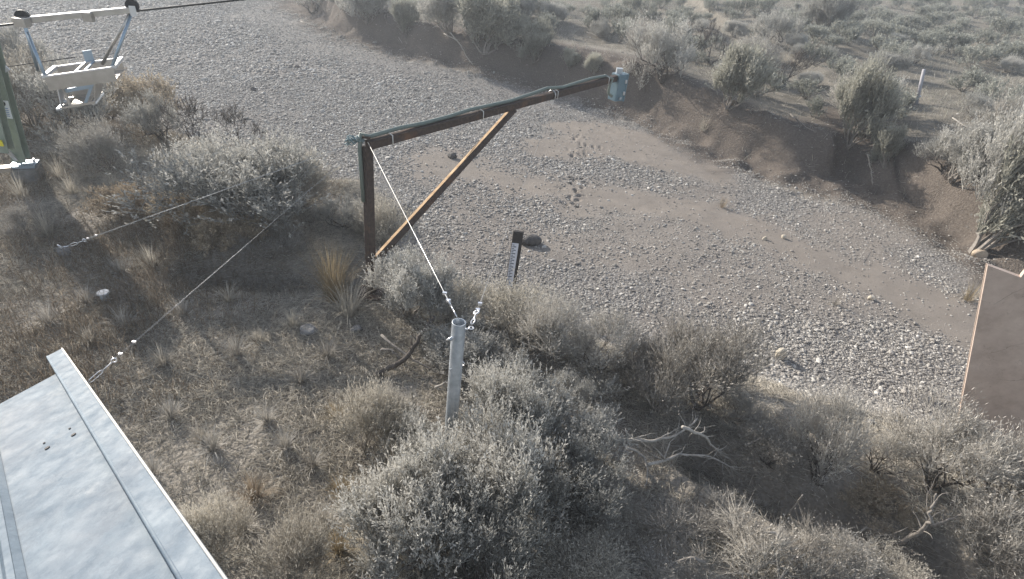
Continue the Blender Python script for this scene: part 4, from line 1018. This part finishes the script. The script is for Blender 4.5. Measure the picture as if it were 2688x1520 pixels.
# ---------------------------------------------------------------- cable and cable car
O_ = P(72, 47, 7.7); E_ = P(346, 24, 8.2)
cd = (E_ - O_).normalized(); chz = Vector((cd.x, cd.y, 0)).normalized(); wb = Vector((-chz.y, chz.x, 0))
if wb.y < 0: wb = -wb
def K(px, py, w_=0.0):                      # in the car's own long upright plane, w_ metres behind its front
    d = ray(px, py); o_ = O_ + wb * w_; return CAM + d * ((o_ - CAM).dot(wb) / d.dot(wb))
cl = K(0, 67, .3); cr_ = K(346, 30, .3); cdir = (cr_ - cl).normalized()
mb = MB(); farp = cr_ + cdir * 32; mb.tube([cl - cdir * 9, cl, cr_, farp], .014, 8)
tag(mb.build('cableway_cable', mcab, None, True), 'dark steel cable the aluminium car hangs from, crossing the top left', 'cable')
l2a = K(0, 178, 1.4); l2b = K(128, 160, 1.4)
tag(MB().tube([l2a - (l2b - l2a) * 2, l2b + (l2b - l2a) * .6], .007, 6).build('stay_wire', mcab, None, True), 'thin dark wire running behind the cable car near the tower', 'wire')
car = thing('cable_car', K(200, 280, .3), 'aluminium cableway inspection car hanging over the left bank', 'cable car')
mb = MB(); mb.bar(K(75, 52, .3), K(345, 26, .3), .10, .075); mb.build('top_beam', malu, car, False, .004)
mb = MB(); mb.bar(K(80, 44, .3), K(335, 20, .3), .11, .012); mb.build('beam_flange', maluw, car)
for (a, b) in ((60, 44), (347, 14)):
    c0 = K(a, b, .3)
    sh = MB().tube([c0 - wb * .03, c0 + wb * .03], .085, 20).build('sheave', mrub, car, False)
    MB().tube([c0 - wb * .04, c0 + wb * .04], .03, 12).build('hub', mzinc, sh, False).parent = sh
    MB().bar(c0 - wb * .05, c0 - wb * .05 + Vector((0, 0, -.13)), .08, .012, wb).build('sheave_bracket', maluw, car)
c0 = K(232, 44, .25); MB().box(c0, (.13, .08, .12)).build('cable_clamp', malu, car, False, .01)
for dx in (-.03, .04): MB().tube([c0 + chz * dx + Vector((0, 0, -.06)), c0 + chz * dx + Vector((0, 0, -.10))], .022, 10).build('clamp_bolt', mzinc, car)
MB().box(K(58, 58, .2), (.16, .12, .11)).build('end_plate', malu, car, False, .006)
# hangers
for (a, b, wa, c_, d_, wb_, m_) in ((72, 85, .3, 118, 198, .02, malub), (66, 70, .3, 100, 186, .58, malub), (345, 35, .3, 294, 175, .02, malub), (340, 38, .3, 268, 168, .58, malu)):
    MB().tube([K(a, b, wa), K(c_, d_, wb_)], .021, 10).build('hanger', m_, car, True)
# upper tray: open aluminium box with raised front and back panels
F0, F1 = K(117, 201, 0), K(297, 176, 0); dn_ = Vector((0, 0, -1)); hh_ = .19
B0, B1 = F0 + wb * .6, F1 + wb * .6
def pan(name, p, q, h, m, th=.012, o=0):
    mbp = MB(); n_ = (q - p).normalized().cross(dn_).normalized() * th
    return mbp.slab([p, q, q + dn_ * h, p + dn_ * h], th).build(name, m, car)
pan('front_panel', F0, F1, hh_, malu); pan('back_panel', B0, B1, hh_, malu)
MB().bar(F0, F1, .03, .02).build('front_rim', maluw, car); MB().bar(B0, B1, .03, .02).build('back_rim', maluw, car)
MB().bar(F0 - chz * .01, B0 - chz * .01, .05, .04).build('end_rim', maluw, car); MB().bar(F1 + chz * .01, B1 + chz * .01, .05, .04).build('end_rim', maluw, car)
for s_0, s_1 in ((.0, .22), (.72, 1.0)):                       # seat boards at both ends of the tray
    a_, b_ = F0.lerp(F1, s_0), F0.lerp(F1, s_1)
    MB().slab([a_ + dn_ * .16, b_ + dn_ * .16, b_ + dn_ * .16 + wb * .6, a_ + dn_ * .16 + wb * .6], .012).build('seat_board', malu, car)
m0, m1 = F0.lerp(F1, .44), F0.lerp(F1, .58)
MB().slab([m0 + wb * .62, m1 + wb * .62, m1 + wb * .62 + Vector((0, 0, .16)), m0 + wb * .62 + Vector((0, 0, .16))], .012).build('brake_plate', malub, car)
MB().bar(m0 + wb * .02 + Vector((0, 0, .004)), m0 + wb * .6 + Vector((0, 0, .004)), .025, .02).build('cross_bar', maluw, car)
MB().bar(m1 + wb * .02 + Vector((0, 0, .004)), m1 + wb * .6 + Vector((0, 0, .004)), .025, .02).build('cross_bar', malub, car)
# footwell
W0, W1 = K(160, 222, .02), K(250, 208, .02); T0, T1 = K(170, 282, .02), K(238, 270, .02)
bkw = wb * .5
MB().slab([W0 + bkw, W1 + bkw, T1 + bkw, T0 + bkw], .012).build('footwell_back', malu, car)
MB().slab([K(147, 222, .02), K(147, 222, .02) + bkw, K(147, 262, .02) + bkw, K(160, 284, .02)], .012).build('footwell_side', maluw, car)
MB().slab([K(247, 215, .02), K(247, 215, .02) + bkw, K(247, 262, .02) + bkw, K(247, 270, .02)], .012).build('footwell_side', malu, car)
MB().bar(K(157, 205, 0), K(185, 280, 0), .035, .02, wb).build('footwell_strut', malu, car)
MB().bar(K(253, 192, 0), K(223, 274, 0), .035, .02, wb).build('footwell_strut', malub, car)
MB().bar(K(170, 239, 0), K(239, 226, 0), .05, .02, wb).build('cross_rail', malub, car)
MB().bar(K(158, 283, 0), K(250, 268, 0), .06, .03).build('foot_rail', malu, car)
MB().bar(K(158, 283, 0) + wb * .5, K(250, 268, 0) + wb * .5, .06, .03).build('foot_rail', malu, car)
MB().slab([K(178, 281, .02), K(232, 272, .02), K(232, 272, .02) + bkw, K(178, 281, .02) + bkw], .012).build('floor', malu, car)
MB().slab([K(145, 286, -.05), K(160, 284, -.05), K(160, 284, -.05) + wb * .62, K(145, 286, -.05) + wb * .62], .03).build('foot_board', maluw, car, False, .01)
MB().slab([K(238, 271, -.02), K(252, 269, -.02), K(252, 269, -.02) + wb * .56, K(238, 271, -.02) + wb * .56], .03).build('foot_board', maluw, car, False, .01)
for w_ in (.12, .3): MB().tube([K(163, 268, w_), K(178, 265, w_)], .03, 12).build('foot_roller', maluw, car, True)

# ---------------------------------------------------------------- added thin volume: lifts shadows, stands in for glare on the camera dome
hz = MB().box((60, 160, 4.9), (610, 470, 15.2)).build('veil', bpy.data.materials.new('veil'))
hm = hz.data.materials[0]; hm.use_nodes = True; t_ = hm.node_tree
t_.nodes.remove(t_.nodes['Principled BSDF']); pv = t_.nodes.new('ShaderNodeVolumePrincipled')
pv.inputs['Color'].default_value = (.86, .92, 1, 1); pv.inputs['Density'].default_value = .0027; pv.inputs['Anisotropy'].default_value = .3
t_.links.new(pv.outputs[0], t_.nodes['Material Output'].inputs['Volume']); tag(hz, 'thin pale haze added over the whole valley, standing in for lens glare', 'veil', kind='stuff')
